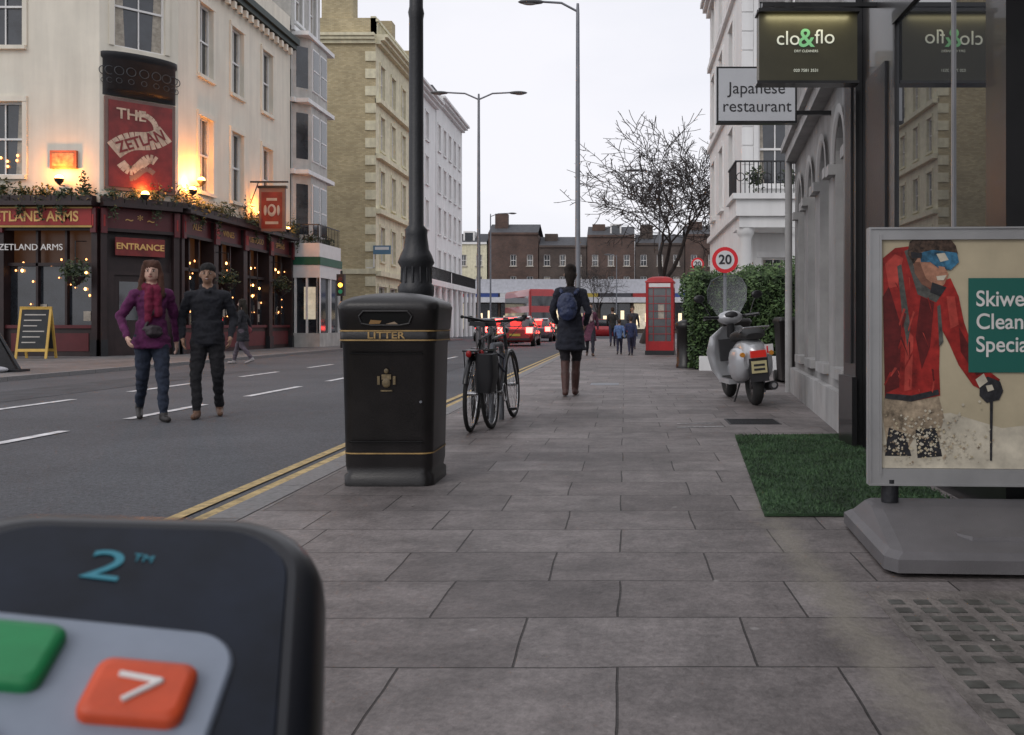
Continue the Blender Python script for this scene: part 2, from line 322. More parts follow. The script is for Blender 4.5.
def ground(F,Ln,bays,door=None):
    mb.M=F
    mb.quad([(0,.35,0),(Ln,.35,0),(Ln,.35,3.9),(0,.35,3.9)],warm)
    mb.box(0,Ln,-.02,.4,3.9,4.55,redp if F is Ff else maroon)
    mb.box(0,Ln,-.42,.1,4.552,4.68,dwood); mb.box(0,Ln,-.1,-.021,3.82,3.92,dwood)
    bw=Ln/bays
    for i in range(bays+1):
        x=i*bw; a=max(0,x-.17);c=min(Ln,x+.17)
        mb.box(a,c,-.13,.35,0,4.5,dwood); mb.box(a-.02 if a>0 else 0,c+.02 if c<Ln else c,-.17,.0,0,.5,iron); mb.box(a,c,-.2,-.131,3.75,4.5,maroon)
        mb.box(a+.06,c-.06,-.21,-.201,3.95,4.3,redp)
    for i in range(bays):
        x0=i*bw+.17;x1=(i+1)*bw-.17
        if door is not None and i==door:
            mb.box(x0+.25,x1-.25,.12,.2,.0,2.5,dwood); mb.box(x0+.4,x1-.4,.1,.119,1.1,2.3,glass)
            mb.box(x0,x1,.05,.35,2.5,2.62,dwood); mb.box(x0,x0+.25,.05,.3,0,2.5,dwood); mb.box(x1-.25,x1,.05,.3,0,2.5,dwood)
            mb.quad([(x0,.19,2.62),(x1,.19,2.62),(x1,.19,3.9),(x0,.19,3.9)],dwood)
        else:
            mb.box(x0,x1,.0,.35,0,.85,dwood); mb.box(x0,x1,-.06,.3,.85,.95,maroon)
            mb.box(x0+.15,x1-.15,-.02,-.001,.15,.7,maroon)
            for q in (1/3,2/3):
                xx=x0+(x1-x0)*q; mb.box(xx-.035,xx+.035,.06,.2,.95,3.9,dwood)
            mb.box(x0,x1,.06,.2,2.75,2.85,dwood)
            mb.quad([(x0,.19,.95),(x1,.19,.95),(x1,.19,2.75),(x0,.19,2.75)],glass)
            for _ in range(4): mb.ell((random.uniform(x0+.1,x1-.1),.14,random.uniform(2.0,3.3)),(.04,.03,.05),bulb,8,5)
            for _ in range(14): r_=random.uniform(.015,.035); mb.ell((random.uniform(x0+.1,x1-.1),.14,random.uniform(1.2,3.5)),(r_,.02,r_*1.2),bulbs,8,5)
            for _ in range(3):
                xx=random.uniform(x0+.1,x1-.4); zz=random.uniform(1.0,1.7)
                mb.box(xx,xx+.22,.17,.18,zz,zz+.3,curtain)
ground(Fs,9.7,4); ground(Ff,18,6); ground(Fc,Lc,1,0)
mb.M=Fc
def bow(z,k,w=1.05):
    pts=[(Lc/2-w,.05,z)]+[(Lc/2+w*math.cos(math.pi-math.pi*i/12),-k*math.sin(math.pi*i/12),z) for i in range(13)]+[(Lc/2+w,.05,z)]
    return pts
mb.loft([bow(8.0,.15),bow(8.15,.25),bow(8.2,.38),bow(9.1,.38),bow(9.15,.46,1.1),bow(9.3,.46,1.1)],iron)
greyiron=M('grey_ironwork',(.05,.055,.06),.5)
for i in range(9):
    t=math.pi*(i+.5)/9; x=Lc/2+1.05*math.cos(math.pi-t); y=-.4*math.sin(t); mb.torus((x,y-.01,8.72),.13,.014,(0,1,0),greyiron,14,5); mb.torus((x,y-.01,8.42),.08,.010,(0,1,0),greyiron,12,5)
wood=M('sign_frame',(.2,.12,.1),.6); signred=M('sign_red',(.22,.022,.02),.5,var=.4,ns=2); signcream=M('sign_cream',(.62,.45,.33),.6,var=.3,ns=5)
mb.box(.12,Lc-.12,-.10,.0,5.1,7.95,wood); mb.box(.22,Lc-.22,-.13,-.101,5.2,7.85,signred)
def ribbon(pts,w,m,y):
    for i in range(len(pts)-1):
        (x0,z0),(x1,z1)=pts[i],pts[i+1]; d=V((x1-x0,z1-z0)).normalized(); n=V((-d.y,d.x))*w/2
        mb.quad([(x0-n.x,y,z0-n.y),(x1-n.x,y,z1-n.y),(x1+n.x,y,z1+n.y),(x0+n.x,y,z0+n.y)],m)
ribbon([(.35+1.5*t,6.30+.75*t+.10*math.sin(t*6)) for t in [i/12 for i in range(13)]],.56,signcream,-.134)
ribbon([(1.15+.42*math.cos(a),7.0+.42*math.sin(a)+.1) for a in [-.9+i*.22 for i in range(14)]],.16,signcream,-.133)
ribbon([(.55+1.0*t,5.95-.22*math.sin(t*5.5)) for t in [i/12 for i in range(13)]],.28,signcream,-.136)
ribbon([(1.5-.7*t,5.72-.1*t+.14*math.sin(t*5)) for t in [i/8 for i in range(9)]],.16,wood,-.137)
mb.box(.42,Lc-.42,-.06,-.021,3.10,3.66,signred)
mb.M=Ff
mb.box(14.15,17.88,-.215,-.201,3.97,4.47,redp); mb.box(14.1,17.9,-.23,-.2,3.9,3.96,gold); mb.box(14.1,17.9,-.23,-.2,4.475,4.52,gold)
mb.box(16.55,17.35,-.1,0,5.7,6.25,M('plaque',(.45,.12,.05),.5))
mb.box(16.62,17.28,-.108,-.101,5.78,6.17,M('plaque_centre',(.5,.25,.12),.5,var=.5,ns=9))
pm=mb.finish('walls',pub)
goldt=M('gold_lettering',(.70,.42,.14),.5); whitet=M('white_lettering',(.75,.73,.7),.5)
text(pub,'fascia_text','ZETLAND ARMS',.44,tpos(Ff,16.1,-.22,4.22),goldt,.01,bold=.008,sx=.88)
text(pub,'window_text','ZETLAND ARMS',.27,tpos(Ff,16.0,-.14,3.3),whitet,.01)
text(pub,'entrance_text','ENTRANCE',.27,tpos(Fc,Lc/2,-.07,3.38),goldt,.01,bold=.006)
text(pub,'corner_text','~ * ~',.4,tpos(Fc,Lc/2,-.03,4.22),goldt,.01)
for i,xx in enumerate((1.25,3.65,6.05,8.5)): text(pub,'side_text_%d'%i,('ALES','WINES','PUB FOOD','SPIRITS')[i],.3,tpos(Fs,xx,-.03,4.22),goldt,.005)
dred=M('sign_lettering',(.2,.02,.02),.5)
text(pub,'sign_the','THE',.46,tpos(Fc,.85,-.145,7.45),signcream,.004,bold=.008)
tt=tpos(Fc,Lc/2,-.145,6.68)@Matrix.Rotation(math.radians(24),4,'Z'); text(pub,'sign_zetland','ZETLAN',.47,tt,dred,.003,bold=.01,sx=.85)
lf=[M('leaf_dark',(.02,.035,.015),.7),M('leaf_mid',(.04,.06,.025),.7),M('leaf_light',(.07,.09,.04),.7)]
lm=MB()
for F,Ln in((Fs,9.7),(Ff,18),(Fc,Lc)):
    lm.M=F; x=.3
    while x<Ln:
        if random.random()<.95:
            h=random.uniform(.22,.55); lm.leaves((x,-.2,4.75+h*.5),(.38,.28,h),170,.12,lf,.1)
            if random.random()<.5: lm.leaves((x,-.36,4.45),(.2,.12,.45),70,.11,lf,.1)
            if random.random()<.4: lm.leaves((x,-.2,5.25),(.15,.12,.55),70,.11,lf,.1)
        lm.box(x-.3,x+.3,-.32,-.08,4.69,4.86,dwood) ; x+=.62
lm.finish('window_box_planting',pub)
hb=MB()
for F,x in((Ff,17.6),(Fs,2.4),(Fs,7.3)):
    hb.M=F; hb.leaves((x,-.55,2.55),(.42,.4,.42),420,.12,lf,.2); hb.lathe([(.02,-.3),(.2,-.15),(.28,0)],(x,-.55,2.4),dwood,12); hb.tube([(x,0,3.5),(x,-.55,3.45),(x,-.55,2.7)],.015,iron,6)
hb.finish('hanging_baskets',pub)
lp=MB(); lamps=[(Ff,16.95,5.3,1.5),(Fc,1.2,4.95,.5),(Fs,.4,5.3,4.2),(Fs,1.0,5.7,1.6),(Fs,5.9,5.2,1.3),(Fs,8.6,4.9,.5)]
for i,(F,x,z,k) in enumerate(lamps):
    lp.M=F; lp.cyl((x,-.02,z-.12),(x,-.28,z-.12),.02,.02,iron); lp.lathe([(.03,-.12),(.12,-.02),(.14,.06)],(x,-.28,z),iron,12); lp.ell((x,-.28,z+.08),(.12,.12,.10),bulb)
    l=bpy.data.lights.new('uplight','POINT'); l.energy=50*k; l.color=(1,.33,.05); l.shadow_soft_size=.08
    o=bpy.data.objects.new('uplight_%d'%i,l); sc.collection.objects.link(o); o.parent=pub; o.location=F@V((x,-.36,z+.28))
lp.finish('uplight_fittings',pub)
hs=root('hanging_pub_sign',(-13.55,34.6,0)); mb=MB()
mb.box(-.5,.5,-.06,.06,4.55,6.2,wood); mb.box(-.4,.4,-.075,.075,4.65,6.05,signred); mb.prism([(-.55,-.08),(.55,-.08),(.55,.08),(-.55,.08)],6.2,6.3,iron)
mb.box(-.85,.6,-.03,.03,6.42,6.48,iron); mb.tube([(-.85,0,5.6),(-.55,0,6.42)],.02,iron)
sil=M('sign_silver',(.45,.42,.38),.5)
mb.ell((0,-.08,5.35),(.17,.02,.24),sil); mb.box(-.2,.2,-.085,-.076,5.72,5.82,sil); mb.ell((-.25,-.08,5.35),(.06,.02,.2),sil); mb.ell((.25,-.08,5.35),(.06,.02,.2),sil); mb.box(-.25,.25,-.085,-.076,4.82,4.92,sil); mb.ell((0,-.10,5.38),(.09,.02,.13),dred)
mb.finish('board',hs)
# ============================================================ neighbours on the left
def corn(mb,Ln,z,m,p=.4): mb.box(-.0,Ln,-p*.4,.3,z,z+.2,m); mb.box(0,Ln,-p*.75,.3,z+.202,z+.38,m); mb.box(0,Ln,-p,.3,z+.382,z+.55,m)
mb=MB(); h1=root('stucco_townhouse')
grey=M('grey_stucco',(.5,.49,.46),.85,streak=.2)
mb.M=FM((-14.4,38.8),(0,1))
facade(mb,3.7,17.5,[(c-.42,c+.42,a,a+2.1) for c in(.9,2.7) for a in(4.9,8.1,11.2,14.2)],grey,0,sill=white,sur=white)
for z in(7.5,10.6,13.7): mb.box(0,3.7,-.15,.05,z,z+.2,white)
for z0_,z1_ in((4.4,7.5),(7.7,10.6),(10.8,13.5)):
    mb.loft([[(.2,0,z),(.75,-.6,z),(2.9,-.6,z),(3.5,0,z)] for z in(z0_,z1_)],grey,False)
    mb.box(.1,3.6,-.72,0,z1_,z1_+.18,white)
    for a_ in(.95,1.95): mb.box(a_-.07,a_+.77,-.64,-.56,z0_+.45,z1_-.35,white); mb.box(a_,a_+.7,-.655,-.6,z0_+.52,z1_-.42,glass); mb.box(a_,a_+.7,-.67,-.6,(z0_+z1_)/2,(z0_+z1_)/2+.06,white)
    mb.add([(.3,-.115,z0_+.5),(.66,-.505,z0_+.5),(.66,-.505,z1_-.4),(.3,-.115,z1_-.4)],[(0,1,2,3)],glass)
corn(mb,3.7,17.5,white)
mb.M=Matrix.Identity(4); mb.box(-26,-14.9,38.9,42.4,0,18,slate); mb.quad([(-14.4,42.5,0),(-26,42.5,0),(-26,42.5,17.5),(-14.4,42.5,17.5)],grey); mb.quad([(-14.4,38.8,12),(-26,38.8,12),(-26,38.8,17.5),(-14.4,38.8,17.5)],grey)
mb.finish('walls',h1)
sh=root('corner_shop'); mb=MB(); gr=M('shop_green',(.02,.12,.07),.5); lit=M('shop_lit',(.5,.48,.42),.5,em=(1,.85,.6),es=.35,var=.6,ns=2)
mb.box(-14.38,-13.2,38.9,41.8,3.9,4.5,wpaint); mb.box(-14.38,-13.3,39,41.7,.6,3.0,glass); mb.box(-14.38,-13.2,38.9,41.8,0,.6,grey); mb.box(-14.38,-13.18,38.88,41.82,3.0,3.55,wpaint); mb.box(-14.38,-13.15,38.85,41.85,3.552,3.898,gr)
for yy in(38.9,40.3,41.65): mb.box(-13.32,-13.19,yy,yy+.13,.6,3,wpaint)
for xx in(-14.3,-13.8,-13.3): mb.box(xx,xx+.08,38.9,39.0,.6,3,wpaint)
mb.box(-13.9,-13.4,38.97,38.99,1.2,2.6,lit)
for i in range(14): mb.cyl((-13.25,38.95+i*.21,4.5),(-13.25,38.95+i*.21,5.3),.015,.015,iron,5)
for i in range(6): mb.cyl((-14.3+i*.2,38.95,4.5),(-14.3+i*.2,38.95,5.3),.015,.015,iron,5)
mb.box(-13.27,-13.23,38.93,41.75,5.28,5.32,iron); mb.box(-14.3,-13.23,38.93,38.97,5.28,5.32,iron)
mb.leaves((-13.7,39.3,4.7),(.5,.35,.35),200,.13,lf,.1); mb.leaves((-13.5,40.7,4.7),(.3,.8,.3),200,.13,lf,.1)
mb.finish('shop',sh)
ybrick=brickmat('yellow_stock_brick',(.56,.47,.28),(.42,.34,.19),(.36,.32,.24),var=.18)
cst=M('cream_terrace',(.74,.69,.50),.85,streak=.16); 
tr=root('brick_terrace_house'); mb=MB(); mb.M=FM((-26,52),(1,0))
facade(mb,11.6,17.2,[(6.4,7.3,a,a+1.8) for a in(4.6,8,11.4,14.2)],ybrick,0,sill=cst)
corn(mb,11.6,17.2,cst); mb.box(0,11.6,0,.3,17.75,18.7,ybrick)
mb.box(-0.1,11.6,-.08,.05,3.9,4.2,cst)
for i in range(17): mb.box(11.0,11.62,-.06,.05,.2+i,.2+i+.55,cst)
mb.M=FM((-14.4,52),(0,1))
facade(mb,8,17.2,[(c-.45,c+.45,a,a+2) for c in(1.4,3.9,6.5) for a in(4.7,8,11.2,14.2)]+[(c-.9,c+.9,.5,3.2) for c in(1.4,3.9,6.5)],cst,0,sill=cst,sur=cst)
for z in(3.8,7.4,10.6,13.8): mb.box(0,8,-.3,.05,z,z+.28,cst)
corn(mb,8,17.2,cst,.7); mb.box(0,8,0,.3,17.75,18.8,cst)
for i in range(28): mb.box(.1+i*.28,.2+i*.28,-.1,-.02,17.8,18.5,cst)
mb.box(0,8,-.15,.02,18.5,18.65,cst)
mb.M=Matrix.Identity(4); mb.box(-25.9,-14.9,52.4,60,0,17.8,slate); mb.box(-17.6,-15.8,52.2,53.2,17.8,21,ybrick); mb.box(-20.6,-19,52.2,53.2,17.8,21,ybrick)
for k in range(5): mb.lathe([(.14,0),(.12,.6)],(-17.4+k*.35,52.7,21),M('chimney_pot',(.35,.17,.09),.8),8)
mb.finish('walls',tr)
for q,(ya,yb,hh,mm) in enumerate(((60.1,68.5,17.3,white),(68.6,79.5,17.9,white))):
    t=root('stucco_terrace_house'); mb=MB(); mb.M=FM((-14.4,ya),(0,1)); Ln=yb-ya
    nb=int(Ln/2.1)
    facade(mb,Ln,hh,[(c*2.1+.65,c*2.1+1.55,a,a+2) for c in range(nb) for a in(4.7,8,11.2,14.4)],mm,0,sill=mm,sur=mm)
    corn(mb,Ln,hh,mm,.7); mb.box(0,Ln,-1.3,.05,3.7,4.1,mm)
    for c in range(nb+1): mb.cyl((min(Ln-.3,c*2.1+.2),-1.1,0),(min(Ln-.3,c*2.1+.2),-1.1,3.7),.17,.15,mm,8)
    for c in range(int(Ln/.25)): mb.box(c*.25,c*.25+.04,-1.25,-1.21,4.1,4.9,iron)
    mb.box(0,Ln,-1.27,-1.19,4.9,4.95,iron)
    mb.M=Matrix.Identity(4); mb.box(-26,-14.7,ya+.1,yb-.1,0,hh+1.4,slate); mb.box(-17.3,-15.6,ya+.1,ya+1,hh+1.4,hh+4,ybrick)
    if q: mb.quad([(-14.4,yb,0),(-26,yb,0),(-26,yb,hh),(-14.4,yb,hh)],mm)
    mb.finish('walls',t)
# ============================================================ distant end of street
rb=brickmat('red_brown_brick',(.12,.066,.048),(.08,.05,.04),(.12,.1,.09)); rb2=brickmat('dark_brick',(.09,.062,.05),(.062,.045,.038),(.1,.09,.08))
specs=[(-23,-17.2,11,cst),(-17,-10.8,12.2,rb),(-10.7,-4.8,10.6,rb2),(-4.7,1.2,11.9,rb),(1.3,7.4,10.9,rb2),(7.5,14,12,rb),(14.1,30,12.5,rb2)]
for x0,x1,h,m in specs:
    t=root('brick_house' if m is not cst else 'rendered_house'); mb=MB(); mb.M=FM((x0,112),(1,0)); Ln=x1-x0; nb=max(2,int(Ln/1.9))
    facade(mb,Ln,h,[((c+.5)*Ln/nb-.38,(c+.5)*Ln/nb+.38,a,a+1.4) for c in range(nb) if random.random()<.85 for a in(5.6,8.3)],m,0,sill=curtain)
    mb.box(0,Ln,-.2,.2,h,h+.25,wpaint if m is cst else m)
    mb.add([(0,0,h+.25),(Ln,0,h+.25),(Ln,3,h+1.6),(0,3,h+1.6),(Ln,8,h+.2),(0,8,h+.2)],[(0,1,2,3),(3,2,4,5)],slate)
    mb.box(Ln*.1,Ln*.1+1.6,1.5,2.6,h,h+random.uniform(1.6,2.8),m)
    if random.random()<.7:
        xd=Ln*.6; mb.box(xd-.7,xd+.7,.6,2.5,h+.3,h+1.7,wpaint); mb.box(xd-.5,xd+.5,.58,.6,h+.5,h+1.5,glass)
    mb.box(0,Ln,.3,8,0,h,m); mb.finish('walls',t)
t=root('shop_parade'); mb=MB(); canopy=M('parade_canopy',(.62,.63,.66),.5)
mb.M=FM((-22,103),(1,0)); mb.box(0,46,0,6,4.6,6.2,M('parade_upper',(.5,.51,.55),.7)); mb.box(0,46,-1.4,0,3.5,4.1,canopy)
cols=[(.3,.02,.02),(.02,.05,.2),(.5,.5,.5),(.02,.15,.1),(.4,.3,.05),(.05,.05,.06)]
for i in range(12):
    x=i*3.8; mb.box(x+.1,x+3.7,-.05,.0,4.1,4.58,M('shop_fascia_%d'%(i%6),cols[i%6],.5)); mb.box(x+.2,x+3.6,.02,.1,.5,3.4,glass if i%3 else lit); mb.box(x-.12,x+.12,-.1,.2,0,3.5,rb)
    for k in range(3): mb.box(x+.5+k,x+.9+k,-.02,.01,1+k*.3,2+k*.3,M('shop_light',(.6,.5,.4),.5,em=(1,.8,.5),es=1.2))
mb.box(0,46,.2,6,0,4.6,rb2); mb.finish('parade',t)
# ============================================================ right side: stone wall & shop
dW=V((-.0955,-1)).normalized(); FW=FM((1.2+.0955*12.85,12.85),dW)
stone=M('grey_stone',(.32,.315,.31),.85,var=.18,ns=1.5,streak=.3,bump=.2,bs=25); stl=M('pale_stone_trim',(.41,.405,.40),.8,var=.14,streak=.25)
aw=root('arcaded_stone_building'); mb=MB(); mb.M=FW; Lw=5.5
arches=[(.5,1.3),(1.75,2.5),(2.95,3.7),(4.2,5.0)]
xs=sorted({0,Lw,*[a for a,_ in arches],*[c for _,c in arches]})
for i in range(len(xs)-1):
    cx=(xs[i]+xs[i+1])/2; inn=any(a<cx<c for a,c in arches)
    for z0,z1 in((0,.55),(.55,2.9),(2.9,7.5)):
        if inn and z0==.55: continue
        mb.quad([(xs[i],0,z0),(xs[i+1],0,z0),(xs[i+1],0,z1),(xs[i],0,z1)],stone)
for a,c in arches:
    r=(c-a)/2; cx=(a+c)/2; zc=2.9-r; n=10
    arc=[(cx+r*math.cos(math.pi-math.pi*i/n),zc+r*math.sin(math.pi*i/n)) for i in range(n+1)]
    h=n//2
    mb.add([(a,0,2.9)]+[(x,0,z) for x,z in arc[:h+1]],[tuple([0]+list(range(1,h+2)))],stone); mb.add([(c,0,2.9)]+[(x,0,z) for x,z in arc[h:]],[tuple([0]+list(range(1,h+2)))],stone)
    for i in range(n): 
        (x0,z0),(x1,z1)=arc[i],arc[i+1]; mb.quad([(x0,0,z0),(x1,0,z1),(x1,.25,z1),(x0,.25,z0)],stl)
        k=1.14; mb.quad([(x0,-.04,z0),(x1,-.04,z1),(cx+(x1-cx)*k*1.05,-.04,zc+(z1-zc)*k*1.05),(cx+(x0-cx)*k*1.05,-.04,zc+(z0-zc)*k*1.05)],stl)
    for x in(a,c): mb.quad([(x,0,.55),(x,.25,.55),(x,.25,zc),(x,0,zc)],stl)
    mb.box(a,c,-.05,.25,.45,.55,stl)
    mb.quad([(a,.24,.55),(c,.24,.55),(c,.24,2.9),(a,.24,2.9)],glass)
    mb.box(cx-.02,cx+.02,.18,.235,.55,2.85,wpaint); mb.box(a,c,.18,.235,1.7,1.75,wpaint)
    mb.box(a-.2,a-.003,-.07,.0,zc-.1,zc,stl); mb.box(c+.003,c+.2,-.07,.0,zc-.1,zc,stl)
mb.box(0,Lw,-.08,-.001,0,.35,stl); mb.box(0,Lw,-.14,.0,3.25,3.4,stl); mb.box(0,Lw,-.2,.0,3.402,3.5,stl)
mb.quad([(0,0,0),(0,4,0),(0,4,7.5),(0,0,7.5)],stone); mb.box(0,Lw,-.25,.0,7.2,7.5,stl)
mb.cyl((.12,-.1,0),(.12,-.1,7.3),.05,.05,stl,10)
mb.finish('walls',aw)
sf=root('clothing_shop_front'); mb=MB(); mb.M=FM((1.83,7.33),(0,-1))
shopblk=M('shopfront_black',(.014,.014,.015),.3,var=.3,coat=.3)
mir=M('shop_window_glass',(.03,.033,.037),.015,spec=.5,var=.1); 
Nn,Ll=nodes(mir); Nn['Principled BSDF'].inputs['IOR'].default_value=3.2
S=lambda Y:7.33-Y
def sbox(Ya,Yb,y0,y1,z0,z1,m): mb.box(S(Ya),S(Yb),y0,y1,z0,z1,m)
sbox(7.33,6.95,-.05,.2,0,4.2,shopblk); sbox(7.33,6.9,-.09,-.051,0,.55,shopblk); sbox(7.22,7.04,-.065,-.051,.65,2.9,iron)
sbox(6.94,6.15,.004,.2,0,4.2,shopblk); sbox(6.8,6.3,-.012,.003,.3,2.8,iron)
sbox(6.14,4.55,-.005,.2,0,.42,shopblk); sbox(6.14,4.55,-.01,.2,3.0,4.2,shopblk); sbox(7.33,4.3,-.12,.2,4.2,4.35,shopblk)
mb.quad([(S(6.14),.012,.42),(S(4.55),.012,.42),(S(4.55),.012,3.0),(S(6.14),.012,3.0)],mir)
sbox(5.05,5.035,.0,.0118,.42,3.0,M('pale_frame',(.35,.35,.36),.3,.5)); sbox(6.14,6.1,-.004,.0118,.42,3.0,shopblk)
mb.box(S(4.54),S(4.3),-.01,1.2,0,4.2,shopblk)
mb.box(S(7.33),S(4.55),.2,4,0,4.2,shopblk); mb.box(S(7.33),S(-3),.0,4,4.36,8,stone)
mb.box(S(4.29),S(-3),1.2,4,0,4.2,shopblk)
mb.finish('shopfront',sf)
# hanging signs
sg=root('clothing_shop_sign',(0,0,0)); mb=MB(); sgm=M('sign_olive',(.06,.056,.032),.4,var=.2)
Y=6.57
mb.box(.97,1.68,Y-.06,Y+.06,2.72,3.21,sgm); 
mb.box(.955,1.695,Y-.065,Y+.065,3.211,3.23,shopblk); mb.box(.955,1.695,Y-.065,Y+.065,2.70,2.719,shopblk)
mb.box(1.0,1.9,Y-.02,Y+.02,3.27,3.30,shopblk); 
for x in(1.08,1.56): mb.cyl((x,Y,3.22),(x,Y,3.28),.008,.008,chrome,6)
mb.box(.96,1.69,Y-.1,Y-.066,3.205,3.23,shopblk)
mb.finish('panel',sg)
l=bpy.data.lights.new('sign_strip_light','AREA'); l.shape='RECTANGLE'; l.size=.6; l.size_y=.03; l.energy=.8; l.color=(1,.9,.55)
o=bpy.data.objects.new('strip_light',l); sc.collection.objects.link(o); o.parent=sg; o.location=(1.325,Y-.11,3.19); o.rotation_euler=(math.radians(20),0,0)
TS=lambda x,y,z: Matrix.Translation((x,y,z))@TF
lt_=M('sign_white_letter',(.7,.72,.65),.5,em=(.8,.85,.7),es=.25); lg=M('sign_green_letter',(.2,.5,.25),.5,em=(.2,.6,.25),es=.25)
text(sg,'clo','clo',.145,TS(1.18,Y-.063,3.02),lt_,.001); text(sg,'amp','&',.19,TS(1.31,Y-.063,3.02),lg,.001,bold=.002); text(sg,'flo','flo',.145,TS(1.445,Y-.063,3.03),lt_,.001)
text(sg,'strap','DRY CLEANERS',.025,TS(1.31,Y-.063,2.93),lt_,.001); text(sg,'phone','020 7581 3531',.03,TS(1.31,Y-.063,2.79),lt_,.001)
sj=root('restaurant_sign'); mb=MB(); Y=9.0; pw=M('sign_white_panel',(.62,.64,.67),.5,var=.05)
mb.box(.91,1.71,Y-.05,Y+.05,2.96,3.52,shopblk); mb.box(.93,1.69,Y-.058,Y+.058,2.98,3.50,pw); mb.box(1.71,2.1,Y-.02,Y+.02,3.38,3.42,shopblk); mb.box(1.71,2.1,Y-.02,Y+.02,3.05,3.09,shopblk); mb.box(1.71,2.1,Y-.015,Y+.015,3.54,3.56,shopblk)
mb.finish('panel',sj); bt_=M('sign_black_letter',(.03,.03,.035),.5)
text(sj,'line1','Japanese',.165,TS(1.31,Y-.06,3.30),bt_,.001); text(sj,'line2','restaurant',.165,TS(1.31,Y-.06,3.12),bt_,.001)
# ============================================================ white building right
wb=root('white_stucco_villa'); mb=MB()
mb.M=FM((3.4,26),(1,0)); facade(mb,7,15,[(c-.5,c+.5,a,a+2.1) for c in(.95,3.1,5.3) for a in(5.0,8.3,11.3)]+[(.55,1.25,.3,2.9),(2.8,3.8,.8,2.9)],white,0,sill=white,sur=white)
for z in(4.2,7.8,11): mb.box(-.05,7,-.12,.05,z,z+.2,white)
corn(mb,7,13.2,white,.4)
for i in range(24): mb.box(-.03,.3,-.03,.02,.1+i*.55,.1+i*.55+.5,white)
mb.M=FM((3.4,36),(0,-1)); facade(mb,10,15,[(c-.5,c+.5,a,a+2.1) for c in(1.6,4.4,7.4) for a in(5.0,8.3,11.3)],white,0,sill=white,sur=white)
for z in(4.2,7.8,11): mb.box(0,10.05,-.12,.05,z,z+.2,white)
corn(mb,10,13.2,white,.4)
mb.M=Matrix.Identity(4); mb.box(3.7,10,26.4,35.9,0,14.9,white)
mb.box(3.0,5.6,24.3,25.98,3.9,4.35,white); mb.box(2.9,5.7,24.2,25.97,4.352,4.5,white); mb.box(3.1,5.5,24.4,25.9,3.6,3.899,white)
for x in(3.3,4.6,5.3): mb.lathe([(.24,0),(.24,.15),(.18,.22),(.16,3.3),(.2,3.4),(.24,3.45),(.24,3.6)],(x,24.65,0),white,14)
mb.box(3.0,5.6,24.3,25.98,0,.3,white)
for i in range(22):
    x=3.0+i*.12; mb.cyl((x,24.3,4.5),(x,24.3,5.35),.014,.014,iron,5)
    if i%3==1: mb.torus((x,24.3,4.95),.11,.012,(0,1,0),iron,12,4)
for i in range(13): mb.cyl((3.0,24.3+i*.13,4.5),(3.0,24.3+i*.13,5.35),.014,.014,iron,5)
mb.box(2.97,5.6,24.27,24.33,5.35,5.39,iron); mb.box(2.97,3.03,24.34,26,5.35,5.39,iron)
mb.leaves((3.6,24.8,5.0),(.3,.3,.4),150,.14,lf,.1); mb.leaves((4.6,24.8,5.0),(.4,.3,.35),150,.14,lf,.1)
mb.finish('walls',wb)
w2=root('white_stucco_house'); mb=MB(); mb.M=FM((5.2,52),(0,-1)); facade(mb,15,7.5,[(c-.5,c+.5,a,a+2) for c in(2,5,8,11,14) for a in(1,4.6)],white,0); corn(mb,15,7.5,white)
mb.M=Matrix.Identity(4); mb.box(5.4,12,37.1,51.9,0,7.6,white); mb.finish('walls',w2)
# ============================================================ hedge
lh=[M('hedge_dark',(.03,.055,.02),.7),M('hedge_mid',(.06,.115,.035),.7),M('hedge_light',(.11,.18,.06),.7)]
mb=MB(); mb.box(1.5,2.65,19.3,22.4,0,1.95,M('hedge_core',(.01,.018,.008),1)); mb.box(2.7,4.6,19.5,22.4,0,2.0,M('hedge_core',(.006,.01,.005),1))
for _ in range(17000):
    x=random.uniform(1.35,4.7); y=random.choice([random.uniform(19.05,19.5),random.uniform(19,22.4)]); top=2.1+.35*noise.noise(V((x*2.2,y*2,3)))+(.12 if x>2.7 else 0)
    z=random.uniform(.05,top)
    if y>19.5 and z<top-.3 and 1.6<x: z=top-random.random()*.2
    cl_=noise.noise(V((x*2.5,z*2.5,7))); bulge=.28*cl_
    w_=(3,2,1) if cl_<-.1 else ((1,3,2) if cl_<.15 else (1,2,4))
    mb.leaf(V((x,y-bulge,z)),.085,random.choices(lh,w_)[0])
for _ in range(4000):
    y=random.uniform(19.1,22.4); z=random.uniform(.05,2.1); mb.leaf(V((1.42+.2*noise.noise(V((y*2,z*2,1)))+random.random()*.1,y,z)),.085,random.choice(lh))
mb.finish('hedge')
mb=MB(); mb.box(1.55,4.6,18.75,18.85,0,.3,white); mb.finish('low_garden_wall')
